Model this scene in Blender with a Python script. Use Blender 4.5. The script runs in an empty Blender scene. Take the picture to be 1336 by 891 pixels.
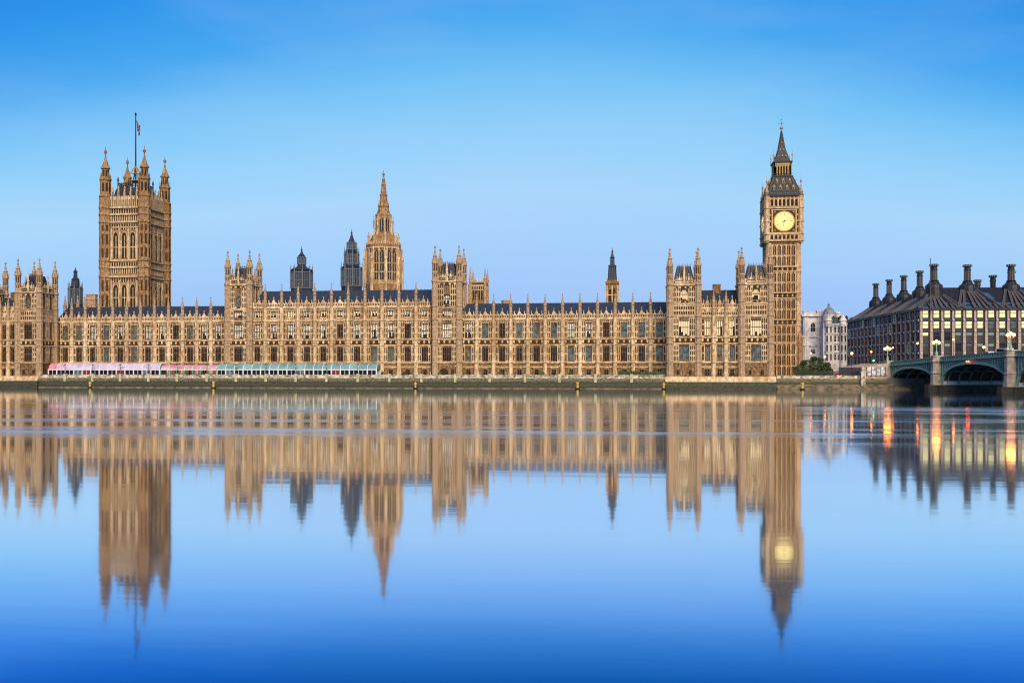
import bpy, math, random
from math import radians, sin, cos, pi, sqrt
from mathutils import Matrix, Vector, noise as mnoise

random.seed(7)
S = bpy.context.scene
COL = S.collection

# ---------------------------------------------------------------- camera
F_PX = 1250.0; TH = radians(7.6); D0 = 333.0; H0 = 482.0; HC = 6.5
cam_d = bpy.data.cameras.new('camera'); cam = bpy.data.objects.new('camera', cam_d); COL.objects.link(cam)
cam.location = (0, -D0, HC); cam.rotation_euler = (pi/2, 0, TH)
cam_d.sensor_width = 36; cam_d.lens = 36*F_PX/1336; cam_d.shift_y = (H0-445.5)/1336
cam_d.clip_start = 0.5; cam_d.clip_end = 9000
S.camera = cam
S.render.resolution_x = 1024; S.render.resolution_y = 682
S.view_settings.view_transform = 'Standard'; S.view_settings.look = 'None'
S.view_settings.exposure = 0.0; S.view_settings.gamma = 1.0; S.view_settings.use_curve_mapping = False
S.render.engine = 'CYCLES'
S.cycles.use_denoising = True; S.cycles.filter_width = 1.15
S.cycles.max_bounces = 6; S.cycles.glossy_bounces = 3; S.cycles.diffuse_bounces = 3
S.cycles.caustics_reflective = False; S.cycles.caustics_refractive = False

# ---------------------------------------------------------------- sky
SUN_EL = radians(34); SUN_AZ = radians(17)      # the low dawn sun stands behind the camera, a little to its right
sun_dir = Vector((sin(SUN_AZ)*cos(SUN_EL), -cos(SUN_AZ)*cos(SUN_EL), sin(SUN_EL)))
W = bpy.data.worlds.new('World'); S.world = W; W.use_nodes = True
nt = W.node_tree; nt.nodes.clear()
def N(nt, t, **kw):
    n = nt.nodes.new(t)
    for k, v in kw.items():
        setattr(n, k, v)
    return n
out = N(nt, 'ShaderNodeOutputWorld')
bgA = N(nt, 'ShaderNodeBackground'); bgB = N(nt, 'ShaderNodeBackground'); addn = N(nt, 'ShaderNodeAddShader')
skyt = N(nt, 'ShaderNodeTexSky'); skyt.sky_type = 'NISHITA'; skyt.sun_disc = False
skyt.sun_elevation = SUN_EL; skyt.sun_rotation = pi - SUN_AZ
nt.links.new(skyt.outputs[0], bgA.inputs[0]); bgA.inputs[1].default_value = 0.012
tc = N(nt, 'ShaderNodeTexCoord'); sep = N(nt, 'ShaderNodeSeparateXYZ')
nt.links.new(tc.outputs['Generated'], sep.inputs[0])
# clear dawn sky: deep azure overhead, pale then lavender towards the horizon in the west
def mth(nt, op, a, b=None, c=None, clamp=False):
    m = N(nt, 'ShaderNodeMath'); m.operation = op; m.use_clamp = clamp
    for i, v in enumerate((a, b, c)):
        if v is None: continue
        if isinstance(v, (int, float)): m.inputs[i].default_value = v
        else: nt.links.new(v, m.inputs[i])
    return m.outputs[0]
xo = mth(nt, 'ADD', sep.outputs[0], 0.10)
x2 = mth(nt, 'MULTIPLY', xo, xo)
zz_ = mth(nt, 'MAXIMUM', sep.outputs[2], 0.0)
zk = mth(nt, 'MULTIPLY_ADD', x2, mth(nt, 'MULTIPLY', zz_, 1.9), zz_)
ramp = N(nt, 'ShaderNodeValToRGB'); nt.links.new(zk, ramp.inputs[0])
def lin(r, g, b):
    f = lambda c: (c/255/12.92) if c/255 <= .04045 else ((c/255+.055)/1.055)**2.4
    return (f(r), f(g), f(b), 1)
cr = ramp.color_ramp
stops = [(0.0, (140, 178, 246)), (0.06, (147, 187, 248)), (0.12, (158, 203, 250)), (0.18, (166, 213, 251)), (0.24, (146, 208, 251)),
         (0.29, (116, 196, 249)), (0.35, (58, 166, 242)), (0.42, (14, 146, 236)), (0.50, (0, 122, 222)), (1.0, (8, 66, 140))]
cr.elements[0].position = stops[0][0]; cr.elements[0].color = lin(*stops[0][1])
cr.elements[1].position = stops[1][0]; cr.elements[1].color = lin(*stops[1][1])
for p, c in stops[2:]:
    e = cr.elements.new(p); e.color = lin(*c)
mpc = N(nt, 'ShaderNodeMapping'); mpc.inputs['Scale'].default_value = (1.6, 1.6, 7); nt.links.new(tc.outputs['Generated'], mpc.inputs[0])
cn = N(nt, 'ShaderNodeTexNoise'); cn.inputs['Scale'].default_value = 2.2; cn.inputs['Detail'].default_value = 5; nt.links.new(mpc.outputs[0], cn.inputs[0])
cmx = N(nt, 'ShaderNodeMix'); cmx.data_type = 'RGBA'        # the faintest veil of high cloud
cf = N(nt, 'ShaderNodeMapRange'); cf.inputs[1].default_value = .45; cf.inputs[2].default_value = .75; cf.inputs[4].default_value = .13
nt.links.new(cn.outputs[0], cf.inputs[0]); nt.links.new(cf.outputs[0], cmx.inputs[0]); nt.links.new(ramp.outputs[0], cmx.inputs[6]); cmx.inputs[7].default_value = lin(205, 216, 250)
nt.links.new(cmx.outputs[2], bgB.inputs[0]); bgB.inputs[1].default_value = 0.92
nt.links.new(bgA.outputs[0], addn.inputs[0]); nt.links.new(bgB.outputs[0], addn.inputs[1])
nt.links.new(addn.outputs[0], out.inputs[0])

sd = bpy.data.lights.new('sun', 'SUN'); sd.energy = 5.0; sd.angle = radians(48); sd.color = (1.0, 0.77, 0.48)
so = bpy.data.objects.new('sun', sd); COL.objects.link(so)
so.rotation_euler = sun_dir.to_track_quat('Z', 'Y').to_euler(); so.location = (50, -200, 150)

# ---------------------------------------------------------------- placement helpers
CT, ST = cos(TH), sin(TH)
def at(px, Y):                      # where the sight line px meets the vertical plane y = Y
    u = (px-668)/F_PX; t = (Y+D0)/(CT+u*ST)
    return t*(-ST+u*CT)
def fw(px, Y): return (Y+D0)/(CT+(px-668)/F_PX*ST)
def sc(px, Y): return F_PX/fw(px, Y)
def zat(py, px, Y): return HC+(H0-py)/sc(px, Y)
def byf(px, f):
    u = (px-668)/F_PX
    return f*(-ST+u*CT), f*(CT+u*ST)-D0

# ---------------------------------------------------------------- mesh builder
class MB:
    def __init__(s, M=None):
        s.v = []; s.f = []; s.m = []; s.M = M or Matrix.Identity(4)
    def add(s, vs, fs, mi=0):
        b = len(s.v); M = s.M
        s.v += [tuple(M @ Vector(p)) for p in vs]
        s.f += [tuple(b+i for i in f) for f in fs]
        s.m += [mi]*len(fs) if isinstance(mi, int) else list(mi)
    def box(s, x0, x1, y0, y1, z0, z1, mi=0):
        s.add([(x0,y0,z0),(x1,y0,z0),(x1,y1,z0),(x0,y1,z0),(x0,y0,z1),(x1,y0,z1),(x1,y1,z1),(x0,y1,z1)],
              [(0,3,2,1),(4,5,6,7),(0,1,5,4),(1,2,6,5),(2,3,7,6),(3,0,4,7)], mi)
    def cbox(s, cx, cy, w, d, z0, z1, mi=0): s.box(cx-w/2, cx+w/2, cy-d/2, cy+d/2, z0, z1, mi)
    def lathe(s, cx, cy, prof, n=8, mi=0, rot=None, sx=1, sy=1):
        rot = pi/n if rot is None else rot
        vs = []; fs = []
        for z, r in prof:
            for k in range(n):
                a = 2*pi*k/n+rot; vs.append((cx+sx*r*cos(a), cy+sy*r*sin(a), z))
        for i in range(len(prof)-1):
            for k in range(n):
                a, b = i*n+k, i*n+(k+1) % n
                fs.append((a, b, b+n, a+n))
        fs.append(tuple(range(n-1, -1, -1))); fs.append(tuple((len(prof)-1)*n+k for k in range(n)))
        s.add(vs, fs, mi)
    def sq(s, cx, cy, prof, mi=0):      # square lathe, r = half width
        s.lathe(cx, cy, [(z, r*sqrt(2)) for z, r in prof], 4, mi, pi/4)
    def ball(s, cx, cy, cz, r, mi=0, n=8):
        s.lathe(cx, cy, [(cz-r*cos(pi*k/5), max(.01, r*sin(pi*k/5))) for k in range(6)], n, mi)
    def bar(s, a, b, w, mi=0, n=4, w2=None):
        a, b = Vector(a), Vector(b); d = (b-a).normalized()
        u = d.cross(Vector((0, 0, 1)));
        if u.length < 1e-3: u = Vector((1, 0, 0))
        u.normalize(); v = d.cross(u); w2 = w if w2 is None else w2
        vs = []
        for p, r in ((a, w/2), (b, w2/2)):
            for k in range(n):
                t = 2*pi*k/n+pi/4; vs.append(tuple(p+u*r*1.4*cos(t)+v*r*1.4*sin(t)) if n == 4 else tuple(p+u*r*cos(t)+v*r*sin(t)))
        fs = [(k, (k+1) % n, (k+1) % n+n, k+n) for k in range(n)]+[tuple(range(n-1, -1, -1)), tuple(range(n, 2*n))]
        s.add(vs, fs, mi)
    def extr(s, poly, y0, y1, mi=0):    # polygon in xz extruded along y
        n = len(poly)
        s.add([(x, y0, z) for x, z in poly]+[(x, y1, z) for x, z in poly],
              [tuple(range(n)), tuple(range(2*n-1, n-1, -1))]+[((k+1) % n, k, k+n, (k+1) % n+n) for k in range(n)], mi)
    def extx(s, poly, x0, x1, mi=0):    # polygon in yz extruded along x
        n = len(poly)
        s.add([(x0, y, z) for y, z in poly]+[(x1, y, z) for y, z in poly],
              [tuple(range(n-1, -1, -1)), tuple(range(n, 2*n))]+[(k, (k+1) % n, (k+1) % n+n, k+n) for k in range(n)], mi)
    def mesh(s, name, mats):
        me = bpy.data.meshes.new(name); me.from_pydata(s.v, [], s.f)
        for m in mats: me.materials.append(m)
        if len(mats) > 1: me.polygons.foreach_set('material_index', s.m)
        me.update(); return me

def world_of(o):
    if o is None: return Matrix.Identity(4)
    return world_of(o.parent) @ o.matrix_parent_inverse @ o.matrix_basis if o.parent else o.matrix_basis.copy()
def place(o, parent, M=None, local=False):
    COL.objects.link(o)
    if parent is not None:
        o.parent = parent
        if not local: o.matrix_parent_inverse = world_of(parent).inverted()
    if M is not None: o.matrix_basis = M
    return o
def put(name, mb, mats, parent=None, local=False, M=None):
    if not isinstance(mats, (list, tuple)): mats = [mats]
    return place(bpy.data.objects.new(name, mb.mesh(name, mats)), parent, M, local)
def inst(name, me, parent, M, local=False): return place(bpy.data.objects.new(name, me), parent, M, local)
def tag(o, label=None, cat=None, group=None, kind=None):
    if label: o['label'] = label
    if cat: o['category'] = cat
    if group: o['group'] = group
    if kind: o['kind'] = kind
    return o
def root(name, loc, label, cat, group=None, rz=0):
    o = bpy.data.objects.new(name, None); COL.objects.link(o)
    o.matrix_basis = Matrix.Translation(loc) @ Matrix.Rotation(rz, 4, 'Z'); o.empty_display_size = .5
    return tag(o, label, cat, group)

# ---------------------------------------------------------------- materials
def mat(name, col, rough=.8, metal=0, var=.0, vscale=1.0, bump=0, bscale=4, emit=None, es=0, col2=None, stretch=(1, 1, 1), spec=.3, dirt=None):
    m = bpy.data.materials.new(name); m.use_nodes = True; t = m.node_tree; b = t.nodes['Principled BSDF']
    b.inputs['Base Color'].default_value = (*col, 1); b.inputs['Roughness'].default_value = rough
    b.inputs['Metallic'].default_value = metal; b.inputs['Specular IOR Level'].default_value = spec
    if emit: b.inputs['Emission Color'].default_value = (*emit, 1); b.inputs['Emission Strength'].default_value = es
    if var or bump or dirt:
        g = N(t, 'ShaderNodeNewGeometry'); mp = N(t, 'ShaderNodeMapping'); mp.inputs['Scale'].default_value = stretch
        t.links.new(g.outputs['Position'], mp.inputs[0])
    if var:
        n1 = N(t, 'ShaderNodeTexNoise'); n1.inputs['Scale'].default_value = vscale; n1.inputs['Detail'].default_value = 6; n1.inputs['Roughness'].default_value = .65
        t.links.new(mp.outputs[0], n1.inputs[0])
        r = N(t, 'ShaderNodeValToRGB'); r.color_ramp.elements[0].position = .38; r.color_ramp.elements[1].position = .62
        c2 = col2 or tuple(c*(1-var) for c in col)
        r.color_ramp.elements[0].color = (*c2, 1); r.color_ramp.elements[1].color = (*[min(1, c*(1+var*.6)) for c in col], 1)
        t.links.new(n1.outputs[0], r.inputs[0]); src = r.outputs[0]
        if dirt:                                     # large blotches of soot and weathering
            n2 = N(t, 'ShaderNodeTexNoise'); n2.inputs['Scale'].default_value = .13; n2.inputs['Detail'].default_value = 7; n2.inputs['Roughness'].default_value = .62
            t.links.new(mp.outputs[0], n2.inputs[0])
            r2 = N(t, 'ShaderNodeValToRGB'); r2.color_ramp.elements[0].position = .35; r2.color_ramp.elements[1].position = .65
            r2.color_ramp.elements[0].color = (*dirt, 1); r2.color_ramp.elements[1].color = (1, 1, 1, 1)
            t.links.new(n2.outputs[0], r2.inputs[0])
            mx = N(t, 'ShaderNodeMix'); mx.data_type = 'RGBA'; mx.blend_type = 'MULTIPLY'; mx.inputs[0].default_value = 1
            t.links.new(src, mx.inputs[6]); t.links.new(r2.outputs[0], mx.inputs[7]); src = mx.outputs[2]
        t.links.new(src, b.inputs['Base Color'])
    if bump:
        n3 = N(t, 'ShaderNodeTexNoise'); n3.inputs['Scale'].default_value = bscale; n3.inputs['Detail'].default_value = 4
        t.links.new(mp.outputs[0], n3.inputs[0])
        bp = N(t, 'ShaderNodeBump'); bp.inputs['Strength'].default_value = bump; bp.inputs['Distance'].default_value = .25
        t.links.new(n3.outputs[0], bp.inputs['Height']); t.links.new(bp.outputs[0], b.inputs['Normal'])
    return m
STONE = mat('golden_limestone', (.265, .17, .092), .85, var=.65, vscale=1.9, bump=.8, bscale=2.6, dirt=(.60, .52, .44), stretch=(1, 1, .55))
TRIM = mat('pale_limestone_trim', (.74, .595, .405), .8, var=.45, vscale=1.1, bump=.3, bscale=3, dirt=(.64, .55, .46), stretch=(1, 1, .35))
CARVE_SHADE = mat('recess_shade_carved_limestone', (.085, .052, .03), .9, var=.8, vscale=2.6, bump=.9, bscale=3.4, dirt=(.75, .68, .6))  # near-black tone paints recess shade into panels and carved bands
PINN = mat('weathered_pinnacle_stone', (.42, .31, .21), .9, var=.4, vscale=1.6, bump=.4)
TTRIM = mat('tower_trim_limestone', (.60, .46, .30), .85, var=.4, vscale=1.2, bump=.4, dirt=(.72, .64, .56), stretch=(1, 1, .5))
TSTONE = mat('tower_limestone', (.38, .255, .145), .88, var=.5, vscale=1.3, bump=.6, bscale=2.4, dirt=(.66, .56, .47), stretch=(1, 1, .6))
SLATE = mat('blue_slate_roof', (.03, .046, .085), .55, var=.35, vscale=2.2, bump=.3, bscale=5, stretch=(1, 1, 2.5))
IRON = mat('dark_cast_iron', (.024, .036, .062), .5, var=.4, vscale=1.5, bump=.2)
BLACK = mat('black_paint', (.02, .022, .025), .5)
GOLD = mat('gilded_metal', (.40, .27, .10), .6, metal=.2, var=.4, vscale=2)
G_DARK = mat('dark_window_glass', (.008, .010, .014), .2, var=.5, vscale=.8, spec=.25)
G_BLUE = mat('bluish_window_glass', (.09, .15, .18), .2, var=.7, vscale=.9, spec=.3)
G_BLIND = mat('window_with_pale_blind', (.78, .76, .70), .4, var=.5, vscale=.8)
G_LIT = mat('lit_window', (.6, .45, .25), .5, emit=(1.0, .84, .55), es=.55)
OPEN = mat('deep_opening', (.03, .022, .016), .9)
VOIDB = mat('blue_void', (.02, .025, .035), .7)

# ================================================================= SETTING
# ---- river
def water_material():
    m = bpy.data.materials.new('river_water'); m.use_nodes = True; t = m.node_tree; t.nodes.clear()
    o = N(t, 'ShaderNodeOutputMaterial'); mix = N(t, 'ShaderNodeMixShader')
    gl = N(t, 'ShaderNodeBsdfGlossy'); df = N(t, 'ShaderNodeBsdfDiffuse')
    gl.inputs['Color'].default_value = (.93, .95, 1, 1)
    df.inputs['Color'].default_value = (.0, .02, .10, 1)
    lw = N(t, 'ShaderNodeLayerWeight'); lw.inputs[0].default_value = .5
    rp = N(t, 'ShaderNodeValToRGB'); e = rp.color_ramp.elements
    e[0].position = .60; e[0].color = (.2, .2, .2, 1); e[1].position = .90; e[1].color = (.98, .98, .98, 1)
    for q_, v_ in ((.69, .48), (.722, .66), (.755, .84), (.79, .93), (.84, .97)):
        k = e.new(q_); k.color = (v_, v_, v_, 1)
    t.links.new(lw.outputs['Facing'], rp.inputs[0]); t.links.new(rp.outputs[0], mix.inputs[0])
    tr_ = N(t, 'ShaderNodeValToRGB'); e = tr_.color_ramp.elements      # reflection colour painted bluer at steeper view angles
    e[0].position = .60; e[0].color = (.1, .35, .85, 1); e[1].position = .88; e[1].color = (.96, .98, 1, 1)
    for q_, c_ in ((.69, (.09, .40, .90)), (.722, (.22, .50, .96)), (.755, (.47, .64, 1)), (.79, (.70, .77, 1)), (.83, (.86, .90, 1))):
        k = e.new(q_); k.color = (*c_, 1)
    t.links.new(lw.outputs['Facing'], tr_.inputs[0]); t.links.new(tr_.outputs[0], gl.inputs['Color'])
    g = N(t, 'ShaderNodeNewGeometry'); sp = N(t, 'ShaderNodeSeparateXYZ'); t.links.new(g.outputs['Position'], sp.inputs[0])
    # smooth long streaks where the current ruffles the surface
    def noise(scale, det, warp=None, rough=.5):
        mp = N(t, 'ShaderNodeMapping'); mp.inputs['Scale'].default_value = scale; t.links.new(g.outputs['Position'], mp.inputs[0])
        n = N(t, 'ShaderNodeTexNoise'); n.inputs['Scale'].default_value = 1; n.inputs['Detail'].default_value = det; n.inputs['Roughness'].default_value = rough
        t.links.new(mp.outputs[0], n.inputs[0]); return n.outputs[0]
    def rmp(v, a, b):
        r = N(t, 'ShaderNodeMapRange'); r.inputs[1].default_value = a; r.inputs[2].default_value = b; r.interpolation_type = 'SMOOTHSTEP'
        t.links.new(v, r.inputs[0]); return r.outputs[0]
    st0 = mth(t, 'MULTIPLY_ADD', noise((.004, .022, 1), 2), .55, mth(t, 'MULTIPLY', noise((.011, .13, 1), 5, rough=.68), .72))
    st = rmp(st0, .57, .80)
    ya = rmp(sp.outputs[1], -256, -236); yb = rmp(sp.outputs[1], -150, -172)
    band = mth(t, 'MULTIPLY', mth(t, 'MULTIPLY', ya, yb), st)
    fine = rmp(noise((.02, .35, 1), 5, rough=.6), .45, .75)
    rough = mth(t, 'MULTIPLY_ADD', band, .20, .058)
    rough = mth(t, 'MULTIPLY_ADD', mth(t, 'MULTIPLY', fine, mth(t, 'MULTIPLY', ya, 1.0)), .02, rough)
    t.links.new(rough, gl.inputs['Roughness'])
    # low swell and ripples
    h = mth(t, 'ADD', mth(t, 'MULTIPLY', noise((.05, .45, 1), 3), .9), mth(t, 'MULTIPLY', noise((.6, 2.4, 1), 3), .12))
    bp = N(t, 'ShaderNodeBump'); bp.inputs['Strength'].default_value = .5; bp.inputs['Distance'].default_value = .012
    t.links.new(h, bp.inputs['Height']); t.links.new(bp.outputs[0], gl.inputs['Normal'])
    t.links.new(df.outputs[0], mix.inputs[1]); t.links.new(gl.outputs[0], mix.inputs[2]); t.links.new(mix.outputs[0], o.inputs[0])
    return m
WATER = water_material()
b = MB(); b.add([(-3500, -900, 0), (3500, -900, 0), (3500, 3500, 0), (-3500, 3500, 0)], [(0, 1, 2, 3)])
tag(put('river', b, WATER), kind='structure', label='wide calm river mirroring the palace in smooth blurred reflections')

# ---- ground on the far bank
GROUND = mat('paved_ground', (.16, .15, .14), .9, var=.3, vscale=.3)
b = MB(); X0 = -3000; X1 = 3000
b.box(X0, X1, 2, 3000, -1, 3.66)
tag(put('ground', b, GROUND), kind='structure')
TERR = mat('terrace_paving', (.3, .27, .22), .9, var=.25, vscale=.8)
XT0, XT1 = at(51, -10), at(868, -10)
b = MB(); b.box(-260, at(1012, -11)+.0, -11.2, 1.99, -1, 3.7)
tag(put('terrace', b, TERR), kind='structure', label='narrow paved terrace between the palace and the river wall')
b = MB(); b.box(at(1012, -11)+.02, 700, -7.4, 1.99, -1, 3.7)
tag(put('embankment', b, GROUND), kind='structure')

# foreshore: narrow sloping strip of mud and stones
MUD = mat('wet_foreshore_mud', (.20, .15, .11), .55, var=.6, vscale=.5, bump=.8, bscale=1.2, col2=(.06, .07, .04))
def strip(name, xa, xb, ya, yb, za, n=160, label=None, seed=0, m=None):
    b = MB(); vs = []
    R = 6
    for i in range(n+1):
        x = xa+(xb-xa)*i/n
        for j in range(R+1):
            f = j/R
            w = mnoise.noise(Vector((x*.12, seed, 0)))*1.1+mnoise.noise(Vector((x*.5, seed+4, 0)))*.5
            y = ya+(yb-ya)*(1-f) - (1-f)*w
            z = -.25+(za+.25)*f+mnoise.noise(Vector((x*.8, y*1.2, seed)))*.22*f
            vs.append((x, y, z))
    fs = [(i*(R+1)+j, i*(R+1)+j+1, (i+1)*(R+1)+j+1, (i+1)*(R+1)+j) for i in range(n) for j in range(R)]
    fs = [f[::-1] for f in fs]
    b.add(vs, fs); return tag(put(name, b, m or MUD), label, kind='structure')
strip('foreshore', at(52, -11), at(868, -11), -11.4, -13.0, .55, label='thin strip of pinkish mud at the foot of the river wall')
strip('foreshore', at(1012, -7), at(1230, -7), -7.7, -12.5, 1.7, n=90, seed=9, label='brown stony foreshore below the embankment beside the bridge')

# ================================================================= RIVER WALLS
def wall_mat():
    m = bpy.data.materials.new('algae_stained_wall'); m.use_nodes = True; t = m.node_tree; p = t.nodes['Principled BSDF']
    p.inputs['Roughness'].default_value = .7
    g = N(t, 'ShaderNodeNewGeometry'); sp = N(t, 'ShaderNodeSeparateXYZ'); t.links.new(g.outputs['Position'], sp.inputs[0])
    n = N(t, 'ShaderNodeTexNoise'); n.inputs['Scale'].default_value = .5; n.inputs['Detail'].default_value = 6; n.inputs['Roughness'].default_value = .7
    mp = N(t, 'ShaderNodeMapping'); mp.inputs['Scale'].default_value = (.5, 1, 2); t.links.new(g.outputs['Position'], mp.inputs[0]); t.links.new(mp.outputs[0], n.inputs[0])
    zz = mth(t, 'MULTIPLY_ADD', n.outputs[0], 1.5, mth(t, 'ADD', sp.outputs[2], -.75))
    zz = mth(t, 'DIVIDE', zz, 5.0)
    r = N(t, 'ShaderNodeValToRGB'); t.links.new(zz, r.inputs[0]); c = r.color_ramp
    c.elements[0].position = .0; c.elements[0].color = (.05, .045, .03, 1)
    c.elements[1].position = 1.0; c.elements[1].color = (.46, .42, .33, 1)
    for q, col in ((.12, (.03, .036, .022)), (.30, (.05, .062, .035)), (.42, (.03, .042, .02)), (.52, (.13, .12, .075)), (.64, (.20, .18, .12)), (.74, (.42, .39, .31))):
        e = c.elements.new(q); e.color = (*col, 1)
    n2 = N(t, 'ShaderNodeTexNoise'); n2.inputs['Scale'].default_value = 1.6; n2.inputs['Detail'].default_value = 6; t.links.new(g.outputs['Position'], n2.inputs[0])
    r2 = N(t, 'ShaderNodeValToRGB'); r2.color_ramp.elements[0].position = .35; r2.color_ramp.elements[0].color = (.32, .3, .28, 1); r2.color_ramp.elements[1].position = .56; t.links.new(n2.outputs[0], r2.inputs[0])
    mx = N(t, 'ShaderNodeMix'); mx.data_type = 'RGBA'; mx.blend_type = 'MULTIPLY'; mx.inputs[0].default_value = 1
    t.links.new(r.outputs[0], mx.inputs[6]); t.links.new(r2.outputs[0], mx.inputs[7]); t.links.new(mx.outputs[2], p.inputs['Base Color'])
    bp = N(t, 'ShaderNodeBump'); bp.inputs['Strength'].default_value = .6; bp.inputs['Distance'].default_value = .2
    t.links.new(n2.outputs[0], bp.inputs['Height']); t.links.new(bp.outputs[0], p.inputs['Normal'])
    return m
WALLM = wall_mat()
GRANITE = mat('weathered_granite', (.56, .53, .47), .85, var=.5, vscale=.9, bump=.4, col2=(.14, .13, .10))
rw = root('river_wall', (at(460, -11), -11, 0), 'long algae-stained river wall with pale parapet below the palace terrace', 'river wall')
b = MB(); b.extx([(-11.2, -1), (-11.2, 3.3), (-11.7, 3.3), (-12.0, -1)], XT0+.6, XT1-.2)
b.box(XT0+.6, XT1-.2, -11.85, -11.21, 3.3, 3.55)
wbody = put('wall', b, WALLM, rw)
b = MB(); b.box(XT0+.6, XT1-.2, -11.6, -11.21, 3.55, 4.45); b.box(XT0+.6, XT1-.2, -11.75, -11.1, 4.45, 4.68)
LAMPX = [85, 121, 157, 194, 231, 270, 308, 347, 386, 426, 467, 508, 550, 594, 639, 685, 730, 777, 824]
k = XT0+3
while k < XT1-2:
    b.box(k-.18, k+.18, -11.68, -11.6, 3.56, 4.44); k += 2.6
put('parapet', b, GRANITE, rw)
PED = mat('lamplight_tint_pedestal_stone', (.50, .50, .36), .8, var=.4, vscale=1)  # pale yellow-green puts the pools of lamplight into the pedestal colour
for px in LAMPX:
    b = MB(); x = at(px, -11.7)
    b.box(x-.42, x+.42, -12.02, -11.0, 2.2, 4.85); b.box(x-.52, x+.52, -12.12, -10.95, 4.85, 5.0)
    put('pedestal', b, PED, rw)

def bastion(xa, xb, label):
    r = root('river_bastion', ((xa+xb)/2, -12, 0), label, 'river wall')
    b = MB(); b.extx([(-11.21, -1), (-11.21, 2.4), (-12.6, 2.4), (-12.9, -1)], xa, xb); put('wall', b, WALLM, r)
    b = MB(); b.extx([(-11.21, 2.41), (-11.21, 4.1), (-11.8, 4.1), (-12.5, 3.0), (-12.6, 2.41)], xa, xb)
    put('plinth', b, TRIM, r); return r
bastion(at(870, -12)-.5, at(1011.5, -12)+.3, 'green stained river wall with pale sloping plinth under the right-hand pavilion')
bastion(-240, at(49, -12)+.3, 'river wall with pale plinth under the pavilion at the left edge')

# ================================================================= GOTHIC FACADE KIT
LV = dict(s0=9.0, s1=15.15, s2=17.2, s3=24.1)
_wc = {}
def window_mesh(w, h, lights, tr, glass, arch=False, fm=None):
    light = glass in (G_BLIND, G_LIT); vr = random.randrange(5) if light else 0
    if light and fm is None: fm = CARVE_SHADE if h > 3 or not arch else STONE
    key = (round(w, 2), round(h, 2), lights, tr, glass.name, arch, (fm or STONE).name, vr)
    if key in _wc: return _wc[key]
    b = MB(); fr = .2 if light else .10
    if light:                              # blinds drawn to uneven heights
        for i in range(lights):
            xa, xb = -w/2+.01+(w-.02)*i/lights, -w/2+.01+(w-.02)*(i+1)/lights
            cut = h*random.choice((0, 0, .12, .25, .4)) if vr else 0
            if vr >= 3 and random.random() < .25: cut = h*.6
            b.box(xa, xb, .42, .5, .01+cut, h-.01, 1)
            if cut: b.box(xa, xb, .44, .5, .01, .01+cut, 2)
    else: b.box(-w/2+.01, w/2-.01, .42, .5, .01, h-.01, 1)
    for i in range(1, lights):
        x = -w/2+w*i/lights; b.box(x-fr/2, x+fr/2, .22, .42, .01, h-.01)
    for z in tr: b.box(-w/2+.01, w/2-.01, .24, .42, h*z-fr/2, h*z+fr/2)
    b.box(-w/2+.01, w/2-.01, .2, .42, .012, .14); b.box(-w/2+.01, w/2-.01, .2, .42, h-.16, h-.012)
    b.box(-w/2+.01, -w/2+.1, .18, .42, .15, h-.17); b.box(w/2-.1, w/2-.01, .18, .42, .15, h-.17)
    if arch:                             # pointed head: two stone haunches fill the corners
        a = w*.75
        for sgn in (-1, 1):
            pts = [(sgn*w/2*.995, h-a)]
            for k in range(5):
                t = k/4; pts.append((sgn*w/2*(1-t**1.6)*.995, h-a+a*.97*sin(t*pi/2)))
            pts.append((sgn*w/2*.995, h-.03)); b.extr(pts if sgn < 0 else pts[::-1], .05, .4)
    else:                                # little cusped heads
        for i in range(lights):
            x = -w/2+w*(i+.5)/lights; q = w/lights/2
            for sgn in (-1, 1):
                b.extr([(x+sgn*q, h-.17), (x+sgn*q, h-.17-q*1.3), (x+sgn*q*.25, h-.17)][::(1 if sgn > 0 else -1)], .26, .41)
    me = b.mesh('window', [fm or STONE, glass] + ([G_DARK] if light else [])); _wc[key] = me; return me
def rows(mb, xa, xb, z0, z1, ops, th=.9, mi=0):
    """wall between z0 and z1 with openings (x0,x1,za,zb), outer face at y=0"""
    x = xa
    for (a, c, za, zb) in sorted(ops):
        if a > x: mb.box(x, a, 0, th, z0, z1, mi)
        if za > z0: mb.box(a, c, 0, th, z0, za, mi)
        if zb < z1: mb.box(a, c, 0, th, zb, z1, mi)
        x = c
    if xb > x: mb.box(x, xb, 0, th, z0, z1, mi)
def ribs(mb, xa, xb, za, zb, step=.72, w=.2, d=.16, mi=0, cross=2.0, cm=None):
    n = max(1, round((xb-xa)/step))
    if xb-xa < .3: return
    for i in range(n+1):
        x = xa+(xb-xa)*i/n
        mb.box(x-w/2, x+w/2, -d, -.003, za, zb, mi)
    m = max(1, round((zb-za)/cross))
    for j in range(m+1):
        z = za+(zb-za)*j/m
        mb.box(xa, xb, -d*.7, -.006, z-.11, z+.11, mi if cm is None else cm)
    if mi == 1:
        for i in range(n):                   # flat dark panels that paint recess shade between the ribs
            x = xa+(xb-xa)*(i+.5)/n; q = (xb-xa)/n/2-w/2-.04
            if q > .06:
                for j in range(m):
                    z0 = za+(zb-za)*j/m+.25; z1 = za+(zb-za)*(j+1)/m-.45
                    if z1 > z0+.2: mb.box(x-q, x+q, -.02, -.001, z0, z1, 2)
    for i in range(n):                       # canopied niche heads
        x = (xa+xb)/2 if n == 1 else xa+(xb-xa)*(i+.5)/n
        q = (xb-xa)/n/2
        for j in range(1, m+1):
            z = za+(zb-za)*j/m-.1
            mb.extr([(x-q, z), (x-q, z-.5), (x, z-.12), (x+q, z-.5), (x+q, z)][::-1], -d*.6, -.01, mi)
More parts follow.
